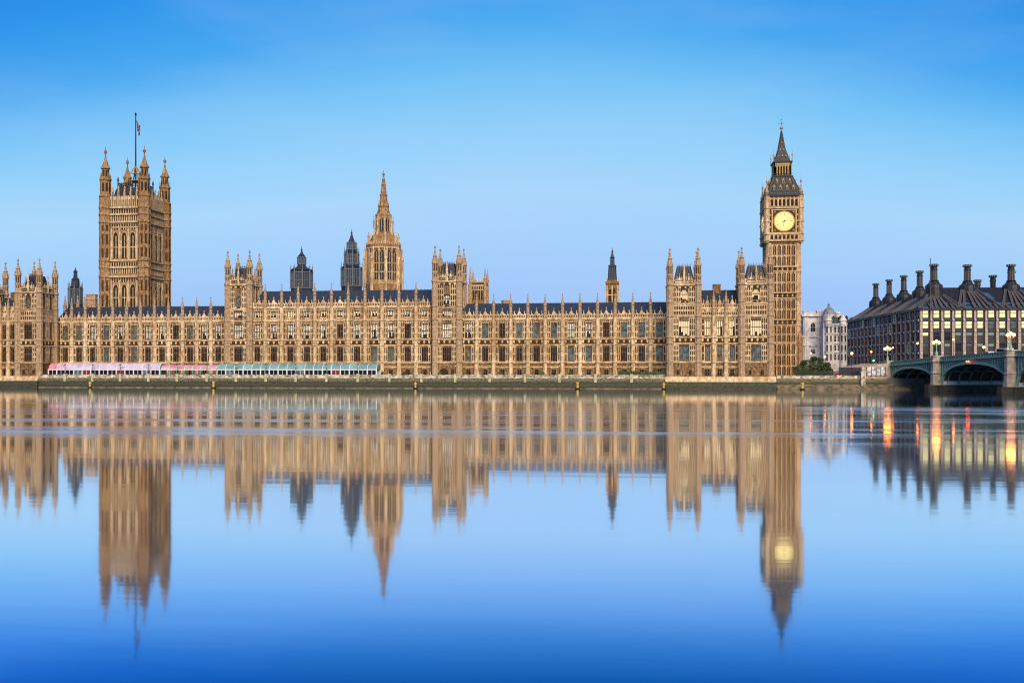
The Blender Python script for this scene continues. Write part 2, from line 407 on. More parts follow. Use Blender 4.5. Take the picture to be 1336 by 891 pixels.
def carving(mb, xa, xb, za, zb, mi=2):
    """sculpted heraldic band: blocks and shields standing proud"""
    mb.box(xa, xb, -.06, -.002, za, zb, mi)
    n = max(1, round((xb-xa)/.95))
    for i in range(n):
        x = xa+(xb-xa)*(i+.5)/n; q = (xb-xa)/n*.33
        zc = (za+zb)/2; hh = (zb-za)*.36
        mb.extr([(x-q, zc+hh), (x-q, zc-hh*.2), (x, zc-hh), (x+q, zc-hh*.2), (x+q, zc+hh)][::-1], -.2, -.06, 1 if i % 2 == 0 else mi)
def string(mb, xa, xb, z, h=.36, d=.42, mi=1):
    mb.box(xa, xb, -d, -.001, z-h/2, z+h/2, mi); mb.box(xa, xb, -d*.55, -.0012, z-h/2-.22, z-h/2-.001, mi)
def buttress_mb(z0, z1, r=.70, strs=(9.0, 15.15, 17.2, 24.1)):
    b = MB(); prof = [(z0, r*1.25), (z0+1.5, r*1.25), (z0+1.9, r*1.08)]
    for s in strs:
        if z0+2.5 < s < z1-.3: prof += [(s-.35, r*1.05), (s-.2, r*1.38), (s+.15, r*1.38), (s+.3, r*1.0)]
    prof.append((z1, r)); b.lathe(0, 0, prof, 8)
    # niche canopies on the face
    for z in (11.2, 13.1, 19.3, 21.6):
        if z0 < z < z1-1:
            b.box(-r*.5, r*.5, -r*1.28, -r*.8, z-.16, z+.12)
    return b
def pinnacle_mb(h, r=.60, sh=.52):
    b = MB(); s = h*sh
    prof = [(0, r), (s*.45, r), (s*.5, r*1.2), (s*.56, r*.95), (s*.92, r*.92), (s*.96, r*1.3), (s, r*1.3), (s+.08, r*.9)]
    L = h-s
    prof += [(s+L*.3, r*.68), (s+L*.34, r*.85), (s+L*.38, r*.6), (s+L*.55, r*.4), (s+L*.6, r*.55), (s+L*.64, r*.34), (s+L*.8, r*.17), (s+L*.84, r*.42), (s+L*.89, r*.36), (s+L*.93, r*.1), (h, r*.05)]
    b.lathe(0, 0, prof, 8); return b
def turret_mb(z0, zc, zt, r=1.0, gold=True):
    """octagonal corner turret: z0 base, zc parapet level, zt tip"""
    b = MB(); L = zt-zc
    prof = [(z0, r*1.15), (z0+1.5, r*1.15), (z0+2, r)]
    for s in (9.0, 15.15, 17.2, 24.1, 28.8):
        if z0+2.5 < s < zc-1: prof += [(s-.3, r*1.0), (s-.15, r*1.22), (s+.2, r*1.22), (s+.35, r)]
    prof += [(zc-.5, r), (zc-.2, r*1.3), (zc+.3, r*1.3), (zc+.5, r*.94),
             (zc+L*.22, r*.92), (zc+L*.24, r*1.1), (zc+L*.27, r*.86), (zc+L*.46, r*.84), (zc+L*.48, r*1.15), (zc+L*.53, r*1.15), (zc+L*.55, r*.8),
             (zc+L*.66, r*.66), (zc+L*.68, r*.86), (zc+L*.71, r*.52), (zc+L*.80, r*.27), (zc+L*.815, r*.42), (zc+L*.84, r*.22), (zc+L*.9, r*.12), (zc+L*.915, r*.38), (zc+L*.945, r*.38), (zc+L*.96, r*.08), (zt, r*.05)]
    b.lathe(0, 0, prof, 8)
    for k in range(8):                     # sunk openings in the belfry stage, ribs up the shaft
        a = 2*pi*k/8
        for (q0, q1) in ((.28, .45), (.05, .20)):
            M = Matrix.Rotation(a, 4, 'Z'); o = b.M; b.M = o @ M
            b.box(-r*.14, r*.14, -r*.93*.925, -r*.6, zc+L*q0, zc+L*q1, 1); b.M = o
    for k in range(8):
        a = 2*pi*k/8+pi/8; x, y = cos(a)*r*1.0, sin(a)*r*1.0
        b.bar((x, y, z0+2), (x, y, zc-.4), .14*r, 0)
        b.bar((x*.93, y*.93, zc+.4), (x*.9, y*.9, zc+L*.56), .12*r, 0)
        b.lathe(x*.98, y*.98, [(zc+L*.5, .13*r), (zc+L*.57, .12*r), (zc+L*.63, .02)], 4, 0)
    return b
def parapet(mb, xa, xb, z, h=1.3, peak=2.4, mi=1, mids=True):
    """pierced battlement with a central gablet and small finials, outer face y=-.35"""
    y0, y1 = -.35, .15
    mb.box(xa, xb, y0, y1, z, z+.25, mi)
    w = xb-xa; n = max(3, round(w/.62))
    for i in range(n):
        x = xa+w*(i+.5)/n; mb.box(x-.13, x+.13, y0+.03, y1-.05, z+.25, z+h-.25, mi)
        if i % 2 == 0: mb.box(x-.26, x+.26, y0+.02, y1-.04, z+h+.001, z+h+.35, mi)
    mb.box(xa, xb, y0+.12, y1-.12, z+.25, z+h-.25, 2)
    mb.box(xa, xb, y0, y1, z+h-.25, z+h, mi)
    xc = (xa+xb)/2
    if mids:
        q = min(.8, w*.17)
        mb.extr([(xc-q, z+h), (xc+q, z+h), (xc+q*.5, z+h+peak*.4), (xc, z+h+peak*.62), (xc-q*.5, z+h+peak*.4)], y0-.04, y1-.02, mi)
        mb.lathe(xc, -.1, [(z+h+peak*.55, .12), (z+h+peak*.8, .1), (z+h+peak*.85, .22), (z+h+peak*.92, .18), (z+h+peak, .03)], 6, mi)
        for sgn in (-1, 1):
            x = xc+sgn*w*.3
            mb.lathe(x, -.1, [(z+h, .17), (z+h+peak*.3, .15), (z+h+peak*.36, .22), (z+h+peak*.42, .12), (z+h+peak*.62, .03)], 6, mi)
def face_M(x, y, ang=0): return Matrix.Translation((x, y, 0)) @ Matrix.Rotation(ang, 4, 'Z')

BUT_ME = buttress_mb(3.7, 24.3).mesh('buttress', [TRIM])
BUT3_ME = buttress_mb(3.7, 28.9, strs=(9.0, 15.15, 17.2, 24.1, 28.6)).mesh('buttress', [TRIM])
PIN_ME = pinnacle_mb(9.0).mesh('pinnacle', [PINN])
PIN3_ME = pinnacle_mb(8.8).mesh('pinnacle', [PINN])

def pick(r, *w):
    t = random.random()*sum(x[1] for x in w)
    for m, q in w:
        t -= q
        if t <= 0: return m
    return w[-1][0]

def section(name, pal, M, xa, xb, winx, ww=2.3, three=False, lights=4, low=None, up=None, butts=None, ground_win=True, label=None, th=.9, upper3=None, bayend=None):
    """one stretch of river front in local face coordinates"""
    low = low or [(G_DARK, 8), (G_BLUE, 2)]
    up = up or [(G_BLIND, 3), (G_DARK, 2), (G_BLUE, 3)]
    b = MB(M); o3 = []
    opsG = [(x-.75, x+.75, 4.3, 6.7) for x in winx] if ground_win else []
    rows(b, xa, xb, 3.2, 9.0, opsG, th, 3)
    rows(b, xa, xb, 9.0, 15.15, [(x-ww/2, x+ww/2, 9.4, 14.35) for x in winx], th)
    b.box(xa, xb, 0, th, 15.15, 17.2)
    rows(b, xa, xb, 17.2, 24.1, [(x-ww/2, x+ww/2, 17.65, 22.8) for x in winx], th)
    top = 24.1
    if three:
        rows(b, xa, xb, 24.1, 28.8, [(x-ww/2, x+ww/2, 25.3, 27.6) for x in winx], th); top = 28.8
    string(b, xa, xb, 9.0); string(b, xa, xb, 15.15, .3); string(b, xa, xb, 17.2, .3); string(b, xa, xb, 24.1, .5, .55)
    string(b, xa, xb, 7.5, .2, .18)
    if three: string(b, xa, xb, 28.8, .5, .55)
    bt = butts if butts is not None else [(winx[i]+winx[i+1])/2 for i in range(len(winx)-1)]
    ed = [xa]+bt+[xb]
    for i, x in enumerate(winx):
        L = max([e for e in ed if e < x]); R = min([e for e in ed if e > x])
        L += .55 if L != xa else .05; R -= .55 if R != xb else .05
        for (p, q) in ((L, x-ww/2-.02), (x+ww/2+.02, R)):
            if q-p > .25:
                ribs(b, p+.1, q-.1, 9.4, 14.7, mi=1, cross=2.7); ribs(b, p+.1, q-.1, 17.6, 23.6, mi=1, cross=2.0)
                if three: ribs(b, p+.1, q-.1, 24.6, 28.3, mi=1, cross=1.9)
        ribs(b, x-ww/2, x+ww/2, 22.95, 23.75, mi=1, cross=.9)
        carving(b, L, R, 15.4, 16.95)
        if three: ribs(b, x-ww/2, x+ww/2, 24.35, 25.15, mi=1, cross=.8); ribs(b, x-ww/2, x+ww/2, 27.75, 28.45, mi=1, cross=.8)
        b.box(x-1.0, x+1.0, -.16, -.001, 6.75, 6.95, 1)      # hood over the small ground windows
    sec = put(name, b, [STONE, TRIM, CARVE_SHADE, STONE], pal)
    if label: sec['label'] = label
    for x in winx:
        f = inst('window', window_mesh(ww, 4.95, lights, (.62,), pick(0, *low)), sec, M @ Matrix.Translation((x, 0, 9.4)))
        f = inst('window', window_mesh(ww, 5.15, lights, (.5,), pick(0, *up)), sec, M @ Matrix.Translation((x, 0, 17.65)))
        if three: inst('window', window_mesh(ww, 2.3, lights, (), pick(0, *(upper3 or [(G_BLIND, 5), (G_DARK, 2), (G_LIT, 1)]))), sec, M @ Matrix.Translation((x, 0, 25.3)))
        if ground_win: inst('window', window_mesh(1.5, 2.4, 2, (.6,), G_DARK), sec, M @ Matrix.Translation((x, 0, 4.3)))
    # parapet, bay by bay
    b = MB(M)
    for L, R in zip(ed[:-1], ed[1:]): parapet(b, L+.02, R-.02, top+.25)
    put('parapet', b, [STONE, TRIM, CARVE_SHADE], sec)
    for x in bt:
        inst('buttress', BUT3_ME if three else BUT_ME, sec, M @ Matrix.Translation((x, -.42, 0)))
        inst('pinnacle', PIN3_ME if three else PIN_ME, sec, M @ Matrix.Translation((x, -.42, top+.15)))
    return sec

def gable_roof(sec, xa, xb, y0, yr, y1, z0, zr, crest=True, m=None, name='roof'):
    b = MB(); b.extx([(y0, z0), (yr, zr), (y1, z0)], xa, xb)
    n = max(2, round((xb-xa)/1.9))
    for i in range(n+1):                          # rolls in the slate
        x = xa+(xb-xa)*i/n; x = min(max(x, xa+.1), xb-.1)
        b.bar((x, y0+.05, z0+.12), (x, yr, zr+.06), .13)
    b.box(xa, xb, yr-.12, yr+.12, zr-.02, zr+.22)
    if crest:
        k = xa+.6
        while k < xb-.4:
            b.box(k-.04, k+.04, yr-.04, yr+.04, zr+.22, zr+.55); k += 1.25
    return put(name, b, m or SLATE, sec)

def pav_tower(pal, xl, xr, yf, depth, zc, zt, ww, label, win_up=G_LIT, lowg=G_DARK, upg=G_BLIND, sides=(1, 1), rot_z=3.2, low0=3.2):
    """square tower of the river front; xl/xr front turret centres, yf front face plane"""
    name = 'pavilion_tower'
    r = 1.05; b = MB(); w = xr-xl; cx = (xl+xr)/2; cy = yf+depth/2
    winlist = []
    faces = [(face_M(cx, yf), w, 'f')]
    if sides[1]: faces.append((face_M(xr, cy, pi/2), depth, 's'))
    if sides[0]: faces.append((face_M(xl, cy, -pi/2), depth, 's'))
    faces.append((face_M(cx, yf+depth, pi), w, 'b'))
    for M, wd, kind in faces:
        b.M = M; h = wd/2
        if kind == 'f': cols = [0]; wws = [ww]
        else: cols = [-1.95, 1.95]; wws = [1.7, 1.7]
        for (z0, z1, wz0, wz1, g) in ((low0, 9.0, 4.6, 6.4, G_DARK), (9.0, 15.15, 9.4, 14.35, lowg), (17.2, 24.1, 17.65, 22.8, upg),
                                      (24.1, 28.3, 25.2, 27.4, upg if zc > 36 else None), (28.3, zc, 29.4, 33.0, win_up)):
            if g is None: b.box(-h, h, 0, .9, z0, z1); ribs(b, -h+1.2, h-1.2, z0+.4, z1-.5, mi=1); continue
            cw = [1.9, 1.9] if z0 == low0 and kind == 'f' else wws
            cc = [-1.95, 1.95] if z0 == low0 and kind == 'f' else cols
            if z0 == low0: cw = [1.0]*len(cc)
            if z0 >= 28.3 and kind == 'f': cw = [min(ww, 2.5)]; cc = [0]
            if kind == 'b': rows(b, -h, h, z0, z1, [], .9); continue
            rows(b, -h, h, z0, z1, [(c-q/2, c+q/2, wz0, wz1) for c, q in zip(cc, cw)], .9)
            for c, q in zip(cc, cw):
                gg = g
                if kind == 's' and g in (G_LIT, G_BLIND): gg = G_DARK if g is G_LIT else G_BLUE
                winlist.append((M @ Matrix.Translation((c, 0, wz0)), window_mesh(q, wz1-wz0, 5 if q > 2.6 else (4 if q > 2.2 else (3 if q > 1.5 else 2)), (.55,) if wz1-wz0 > 3 else (), gg, arch=(z0 >= 28.3))))
            if z0 != low0:
                xs = [-h+1.05]+sum([[c-q/2-.08, c+q/2+.08] for c, q in zip(cc, cw)], [])+[h-1.05]
                for p, q in zip(xs[::2], xs[1::2]):
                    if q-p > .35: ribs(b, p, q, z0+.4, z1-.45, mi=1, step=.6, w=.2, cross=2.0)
        b.box(-h, h, 0, .9, 15.15, 17.2); carving(b, -h+1, h-1, 15.4, 16.95)
        if kind != 'b':
            carving(b, -min(ww, h-1.1)/2, min(ww, h-1.1)/2, 28.55, 29.2)
            carving(b, -h+1, h-1, zc-1.5, zc-.5)
        for z in (9.0, 15.15, 17.2, 24.1, 28.3): string(b, -h, h, z, .34)
        string(b, -h, h, zc, .5, .6)
    b.M = Matrix.Identity(4)
    b.box(xl+.9, xr-.9, yf+.91, yf+depth-.91, zc-.6, zc+.2, 2)
    tw = put(name, b, [STONE, TRIM, CARVE_SHADE], pal)
    if label: tw['label'] = label
    for M, me in winlist: inst('window', me, tw, M)
    tm = turret_mb(low0, zc, zt, r).mesh('turret', [PINN, OPEN])
    for x in (xl, xr):
        for y in (yf+.1, yf+depth-.1): inst('turret', tm, tw, Matrix.Translation((x, y, 0)))
    b = MB()
    for M, wd, kind in faces:
        b.M = M; parapet(b, -wd/2+.9, wd/2-.9, zc+.25, 1.2, 2.0, mids=False)
        for c in (-wd/6, wd/6): parapet(b, c-wd/7, c+wd/7, zc+.25, 1.2, 2.2)
        b.lathe(0, -.2, [(zc+.2, .4), (zc+3.6, .38), (zc+3.8, .55), (zc+4.1, .36), (zc+5.4, .2), (zc+5.6, .3), (zc+6.6, .04)], 8, 1)
    put('parapet', b, [STONE, TRIM, CARVE_SHADE], tw)
    b = MB(); rh = (zt-zc)*.50; a = w/2-1.1; d = depth/2-1.1
    b.add([(cx-a, cy-d, zc+.2), (cx+a, cy-d, zc+.2), (cx+a, cy+d, zc+.2), (cx-a, cy+d, zc+.2), (cx-a*.62, cy-d*.5, zc+rh), (cx+a*.62, cy-d*.5, zc+rh), (cx+a*.62, cy+d*.5, zc+rh), (cx-a*.62, cy+d*.5, zc+rh)],
          [(0, 1, 5, 4), (1, 2, 6, 5), (2, 3, 7, 6), (3, 0, 4, 7), (4, 5, 6, 7)])
    for i in range(6):
        f = -1+2*i/5
        b.bar((cx+a*f, cy-d, zc+.3), (cx+a*.62*f, cy-d*.5, zc+rh+.05), .16)
        b.bar((cx+a, cy+d*f, zc+.3), (cx+a*.62, cy+d*.5*f, zc+rh+.05), .16)
        b.box(cx+a*.62*f-.06, cx+a*.62*f+.06, cy-d*.5-.05, cy-d*.5+.05, zc+rh, zc+rh+.9)
    b.box(cx-a*.62, cx+a*.62, cy-d*.5-.08, cy-d*.5+.08, zc+rh+.25, zc+rh+.4)
    b.cbox(cx, cy-d*.72, 1.3, 1.2, zc+rh*.3, zc+rh*.62); b.extr([(cx-.75, zc+rh*.62), (cx+.75, zc+rh*.62), (cx, zc+rh*.85)], cy-d*.72-.65, cy-d*.72+.6)
    put('roof', b, IRON, tw)
    return tw

# ================================================================= THE PALACE
pal = root('palace', (at(500, 0), 0, 3.7), 'long golden limestone Gothic palace with slate roofs and pinnacles behind the terrace', 'palace')
def xs(a, c, n, Y=0): return [at(a, Y)+(at(c, Y)-at(a, Y))*i/(n-1) for i in range(n)]
I4 = Matrix.Identity(4)

# southern wing, 12 bays
wl = xs(85.5, 285, 12)
sec = section('wing', pal, I4, at(78.5, 0), at(293, 0), wl, label='lower wing of twelve bays to the left, behind the lilac and pink marquees',
              up=[(G_BLUE, 3), (G_BLIND, 4), (G_LIT, 1), (G_DARK, 2)])
gable_roof(sec, at(78.5, 0)-2, at(293, 0), 1.0, 8.2, 15.5, 25.0, 30.0)
b = MB(); b.box(at(78.5, 0)-2, at(293, 0), .91, 15.6, 3.2, 24.95); put('rear_wall', b, STONE, sec)
# central block, 11 bays, three storeys
wc = xs(336, 554.3, 11)
xcl, xcr = at(330, 0), at(562, 0)
sec = section('central_block', pal, I4, xcl, xcr, wc, three=True, label='taller central block of three tall storeys between two square towers',
              up=[(G_BLIND, 6), (G_DARK, 2), (G_LIT, 1)], ww=2.35)
gable_roof(sec, xcl, xcr, 1.0, 8.5, 16, 29.6, 35.3)
b = MB(); b.box(xcl, xcr, .91, 16.1, 3.2, 29.5); put('rear_wall', b, STONE, sec)
# northern wing, 12 bays
wr = xs(611, 860.4, 12)
sec = section('wing', pal, I4, at(603, 0), at(871, 0)+1, wr, label='lower wing of twelve bays to the right of the central block', up=[(G_BLUE, 6), (G_BLIND, 1), (G_DARK, 3)])
gable_roof(sec, at(603, 0), at(871, 0)+1, 1.0, 8.2, 15.5, 25.0, 30.0)
b = MB(); b.box(at(603, 0), at(871, 0)+1, .91, 15.6, 3.2, 24.95); put('rear_wall', b, STONE, sec)
# the two towers of the central block
pav_tower(pal, at(297, -1.2), at(325.5, -1.2), -1.2, 9.2, 37.3, 50.0, 3.4, 'square tower with four turrets at the left end of the central block', win_up=G_BLUE, upg=G_BLIND)
pav_tower(pal, at(567.5, -1.2), at(599, -1.2), -1.2, 9.2, 37.6, 50.6, 3.4, 'square tower with four turrets at the right end of the central block', win_up=G_BLIND, upg=G_BLIND)
# pavilions at the two ends
def pavilion(tx, link, labels, wlit):
    Yp = -10.8
    for (a, c), lb in zip(tx, labels):
        pav_tower(pal, at(a, Yp), at(c, Yp), Yp, 9.6, 34.6, 47.2, 3.4, lb, win_up=wlit[0], upg=wlit[1], lowg=wlit[2], low0=3.8)
    xa, xb = at(tx[0][1], Yp)+1.0, at(tx[1][0], Yp)-1.0
    Yl = Yp+1.0; M = Matrix.Translation((0, Yl, 0))
    n = 3; wx = [xa+(xb-xa)*(i+.5)/n for i in range(n)]
    s = section('pavilion_front', pal, M, xa, xb, wx, ww=1.75, three=False, lights=3, up=[(wlit[1], 1)], low=[(wlit[2], 1)], label='short three-bay front between two square pavilion towers')
    # attic storey above the cornice
    gable_roof(s, xa, xb, Yl+1.2, Yl+6.5, Yl+12, 27.0, 33.0, m=IRON)
    b = MB(M); b.box(xa, xb, .3, 1.1, 24.4, 26.7); ribs(b, xa, xb, 24.5, 26.5, mi=1)
    b.M = Matrix.Translation((0, Yl+.35, 0)); 
    string(b, xa, xb, 26.8, .4, .6)
    for i in range(3): parapet(b, xa+(xb-xa)*i/3+.05, xa+(xb-xa)*(i+1)/3-.05, 26.95, 1.2, 2.8)
    put('attic', b, [STONE, TRIM, CARVE_SHADE], s)
    b = MB(); b.box(at(tx[0][0], Yp)-.3, at(tx[1][1], Yp)+.3, Yp+9.6, 14, 3.2, 24.5); b.box(xa, xb, Yl+1, Yp+9.5, 3.2, 26.6)
    b.cbox((xa+xb)/2-.5, Yl+6.5, 2.6, 1.6, 32, 35.2); put('rear_wall', b, STONE, s)
pavilion([(874.2, 911), (967.8, 1005.2)], None, ['square pavilion tower with lit windows at the right-hand end of the long wing', 'square pavilion tower at the right-hand end of the palace, in front of the clock tower'], (G_LIT, G_LIT, G_BLUE))
pavilion([(-44, -15), (23.3, 51.2)], None, ['square pavilion tower cut by the left edge of the picture', 'square pavilion tower with four turrets at the left, beside the lilac marquee'], (G_BLUE, G_DARK, G_DARK))

# link building behind the northern pavilion, towards the clock tower
# ================================================================= CLOCK TOWER
def clock_tower():
    f = 363.5; X, Y = byf(1022.6, f)
    hw = 6.2; g = 3.7
    rt = root('clock_tower', (X, Y+hw, g), 'tall golden clock tower with glowing dial and dark pointed spire beside the palace', 'clock tower')
    def Z(y): return 6.5+(482-y)/(3.439 if y > 252 else 3.439-.055*min(1, (252-y)/20))-g
    b = MB(); b.sq(0, 0, [(0, hw-.3), (Z(314), hw-.3)])
    for k in range(4):
        b.M = Matrix.Rotation(k*pi/2, 4, 'Z') @ Matrix.Translation((0, -hw+.3, 0))
        # five tall strips between ribs
        for lo, hi in ((0, Z(447)), (Z(447), Z(424)), (Z(417), Z(389)), (Z(382), Z(354)), (Z(348), Z(318))):
            n = 5; x0, x1 = -hw+1.9, hw-1.9
            for i in range(n+1):
                x = x0+(x1-x0)*i/n; b.box(x-.2, x+.2, -.62, -.002, lo+.2, hi-.2, 1)
            for i in range(n):
                x = x0+(x1-x0)*(i+.5)/n; q = (x1-x0)/n/2-.2
                b.box(x-.1, x+.1, -.3, -.003, lo+.2, hi-.2, 0)
                m = max(1, round((hi-lo)/4.2))
                for j in range(m):
                    z0 = lo+.3+(hi-lo-.5)*j/m; z1 = lo+.3+(hi-lo-.5)*(j+1)/m
                    b.box(x-q*.8, x-q*.38, -.06, -.002, z0+.25, z1-.9, 2); b.box(x+q*.38, x+q*.8, -.06, -.002, z0+.25, z1-.9, 2)
                    b.extr([(x-q, z1-.1), (x-q, z1-.8), (x, z1-.25), (x+q, z1-.8), (x+q, z1-.1)][::-1], -.42, -.01, 1)
        for (a, c) in ((424, 417), (389, 382), (354, 348)):
            carving(b, -hw+1.6, hw-1.6, Z(a)+.1, Z(c)-.1, 2)
            b.box(-hw+.9, hw-.9, -.75, -.001, Z(a)-.2, Z(a)+.2, 1); b.box(-hw+.9, hw-.9, -.75, -.001, Z(c)-.2, Z(c)+.2, 1)
        b.box(-hw+.9, hw-.9, -.7, -.001, Z(447)-.25, Z(447)+.25, 1)
    b.M = Matrix.Identity(4)
    for sx in (-1, 1):
        for sy in (-1, 1):
            prof = [(0, 1.35), (14, 1.3)]
            for y in (447, 424, 417, 389, 382, 354, 348): prof += [(Z(y)-.3, 1.2), (Z(y)-.2, 1.42), (Z(y)+.2, 1.42), (Z(y)+.3, 1.18)]
            prof.append((Z(317), 1.18)); b.lathe(sx*(hw-.9), sy*(hw-.9), prof, 8, 1)
            b.lathe(sx*(hw-.3), sy*(hw-.3), [(0, 1.3), (Z(440), 1.2), (Z(434), .7), (Z(425), .1)], 8, 0)
    put('shaft', b, [TSTONE, TTRIM, CARVE_SHADE], rt, True)
    # clock stage
    hc = 7.0; b = MB()
    b.sq(0, 0, [(Z(318), hw), (Z(314), hc-.35), (Z(257), hc-.35)])
    for k in range(4):
        b.M = Matrix.Rotation(k*pi/2, 4, 'Z') @ Matrix.Translation((0, -hc+.35, 0))
        for y in (314, 305.5, 271.5): b.box(-hc+.7, hc-.7, -.6, -.001, Z(y)-.28, Z(y)+.28, 1)
        ribs(b, -hc+1.7, hc-1.7, Z(313), Z(306.5), step=1.5, w=.5, d=.4, mi=1, cross=3)
        for i in range(6):
            x = -4.2+8.4*i/5; b.box(x-.42, x+.42, -.05, -.002, Z(312), Z(307.5), 2)
        ribs(b, -hc+1.5, -4.6, Z(304), Z(272.5), step=.9, mi=1, cross=2.1); ribs(b, 4.6, hc-1.5, Z(304), Z(272.5), step=.9, mi=1, cross=2.1)
        for i in range(7):                 # belfry openings
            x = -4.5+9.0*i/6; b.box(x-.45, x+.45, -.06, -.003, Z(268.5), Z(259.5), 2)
            b.extr([(x-.46, Z(259.3)), (x-.46, Z(261.5)), (x, Z(259.6)), (x+.46, Z(261.5)), (x+.46, Z(259.3))][::-1], -.25, -.01, 1)
        for i in range(8):
            x = -5.25+10.5*i/7; b.box(x-.26, x+.26, -.5, -.003, Z(270), Z(258), 1)
    b.M = Matrix.Identity(4)
    for sx in (-1, 1):
        for sy in (-1, 1):
            x, y = sx*(hc-.8), sy*(hc-.8)
            prof = [(Z(317), .9)]
            for q in (314, 305.5, 289, 271.5): prof += [(Z(q)-.35, 1.1), (Z(q)-.2, 1.4), (Z(q)+.2, 1.4), (Z(q)+.35, 1.1)]
            prof += [(Z(258), 1.1), (Z(256), 1.3)]
            b.lathe(x, y, prof, 8, 1)
    put('clock_stage', b, [TSTONE, TTRIM, OPEN], rt, True)
    for sx in (-1, 1):
        for sy in (-1, 1):
            x, y = sx*(hc-.7), sy*(hc-.7); b = MB()
            b.lathe(x, y, [(Z(256)+.1, .75), (Z(252), .7), (Z(251), .95), (Z(249), .55), (Z(244), .2), (Z(241), .12), (Z(240), .35), (Z(238.5), .3), (Z(237), .06), (Z(233), .04)], 8, 0)
            put('pinnacle', b, [PINN], rt, True)
    DIAL = mat('backlit_opal_dial', (.30, .23, .09), .6, emit=(1.0, .76, .27), es=1.22)
    DGOLD = mat('gilded_dial_frame', (.62, .42, .14), .5)
    DBLK = mat('dial_ironwork', (.05, .05, .06), .5)
    zc = Z(289.2); R = 3.62
    for k in range(4):
        Mk = Matrix.Rotation(k*pi/2, 4, 'Z') @ Matrix.Translation((0, -hc+.3, zc))
        b = MB(Mk); q = 4.35
        b.box(-q, q, -.28, -.0, -q, q, 2)
        for s in (-1, 1):
            b.box(s*q-.16, s*q+.16, -.5, -.29, -q-.16, q+.16, 0); b.box(-q+.17, q-.17, -.5, -.29, s*q-.16, s*q+.16, 0)
        n = 40
        for r0, r1, y, mi in ((R, R+.26, -.36, 0),):
            vs = []
            for i in range(n):
                a = 2*pi*i/n; vs += [(r0*cos(a), y, r0*sin(a)), (r1*cos(a), y, r1*sin(a))]
            b.add(vs, [(2*i, 2*((i+1) % n), 2*((i+1) % n)+1, 2*i+1) for i in range(n)], mi)
        for sx in (-1, 1):                         # dark traceried spandrels
            for sz in (-1, 1):
                b.box(min(sx*2.95, sx*4.0), max(sx*2.95, sx*4.0), -.34, -.29, min(sz*2.95, sz*4.0), max(sz*2.95, sz*4.0), 1)
                b.ball(sx*3.45, -.36, sz*3.45, .28, 0)
        dial_frame = put('dial_frame', b, [DGOLD, DBLK, CARVE_SHADE], rt, True)
        b = MB(Mk); vs = [(0, -.37, 0)]+[(R*cos(2*pi*i/n), -.37, R*sin(2*pi*i/n)) for i in range(n)]
        b.add(vs, [(0, 1+i, 1+(i+1) % n) for i in range(n)]); 
        dial = put('dial', b, DIAL, rt, True)
        b = MB(Mk)
        def ring(r0, r1, y):
            vs = []
            for i in range(n):
                a = 2*pi*i/n; vs += [(r0*cos(a), y, r0*sin(a)), (r1*cos(a), y, r1*sin(a))]
            b.add(vs, [(2*i, 2*((i+1) % n), 2*((i+1) % n)+1, 2*i+1) for i in range(n)])
        ring(2.26, 2.36, -.385); ring(3.02, 3.10, -.385); ring(R-.12, R, -.385)
        for i in range(60):
            a = 2*pi*i/60; u = Vector((cos(a), 0, sin(a))); c = Vector((0, -.39, 0)); b.bar(c+u*3.1, c+u*3.5, .035)
        rom = ['XII', 'I', 'II', 'III', 'IV', 'V', 'VI', 'VII', 'VIII', 'IX', 'X', 'XI']
        for i, s_ in enumerate(rom):
            a = radians(30*i); up = Vector((sin(a), 0, cos(a))); rt_ = Vector((cos(a), 0, -sin(a)))
            wid = {'I': .15, 'V': .3, 'X': .3}; tot = sum(wid[c] for c in s_); x = -tot/2
            for c in s_:
                o = Vector((0, -.395, 0)); w_ = wid[c]; A = lambda xx, rr: o+rt_*xx+up*rr
                if c == 'I': b.bar(A(x+w_/2, 2.42), A(x+w_/2, 2.97), .08)
                if c == 'V': b.bar(A(x+.04, 2.97), A(x+w_/2, 2.42), .05); b.bar(A(x+w_-.04, 2.97), A(x+w_/2, 2.42), .035)
                if c == 'X': b.bar(A(x+.03, 2.97), A(x+w_-.03, 2.42), .05); b.bar(A(x+w_-.03, 2.97), A(x+.03, 2.42), .035)
                x += w_
        for i in range(12):
            a = radians(30*i); u = Vector((sin(a), 0, cos(a))); b.bar(Vector((0, -.38, 0))+u*.5, Vector((0, -.38, 0))+u*2.3, .025)
        put('numerals', b, DBLK, dial, True)
        def hand(name, ang, L, w, y):
            b = MB(Mk); a = radians(ang); u = Vector((sin(a), 0, cos(a))); o = Vector((0, y, 0))
            b.bar(o-u*L*.22, o+u*L, w, w2=w*.35); b.ball(0, y, 0, w*.8); put(name, b, DBLK, dial, True)
        hand('hour_hand', 186, 2.0, .34, -.46); hand('minute_hand', 73, 3.25, .22, -.52)
    # roofs
    b = MB(); b.sq(0, 0, [(Z(257), hc-.2), (Z(256), hc+.15), (Z(254.5), hc+.15), (Z(253.5), hc-.5), (Z(251.5), hc-.6), (Z(250), 6.1), (Z(241), 4.75), (Z(233), 3.75)])
    for k in range(4):
        b.M = Matrix.Rotation(k*pi/2, 4, 'Z')
        for i in range(9):
            f = -1+2*i/8; b.bar((f*6.0, -6.1, Z(250)), (f*3.7, -3.75, Z(233)), .13)
        for i in range(22): x = -6.6+13.2*i/21; b.box(x-.08, x+.08, -hc-.05, -hc+.05, Z(254.5), Z(252.8))
        b.box(-6.7, 6.7, -hc-.04, -hc+.04, Z(253.2), Z(252.8))
    put('lower_roof', b, IRON, rt, True)
    b = MB()
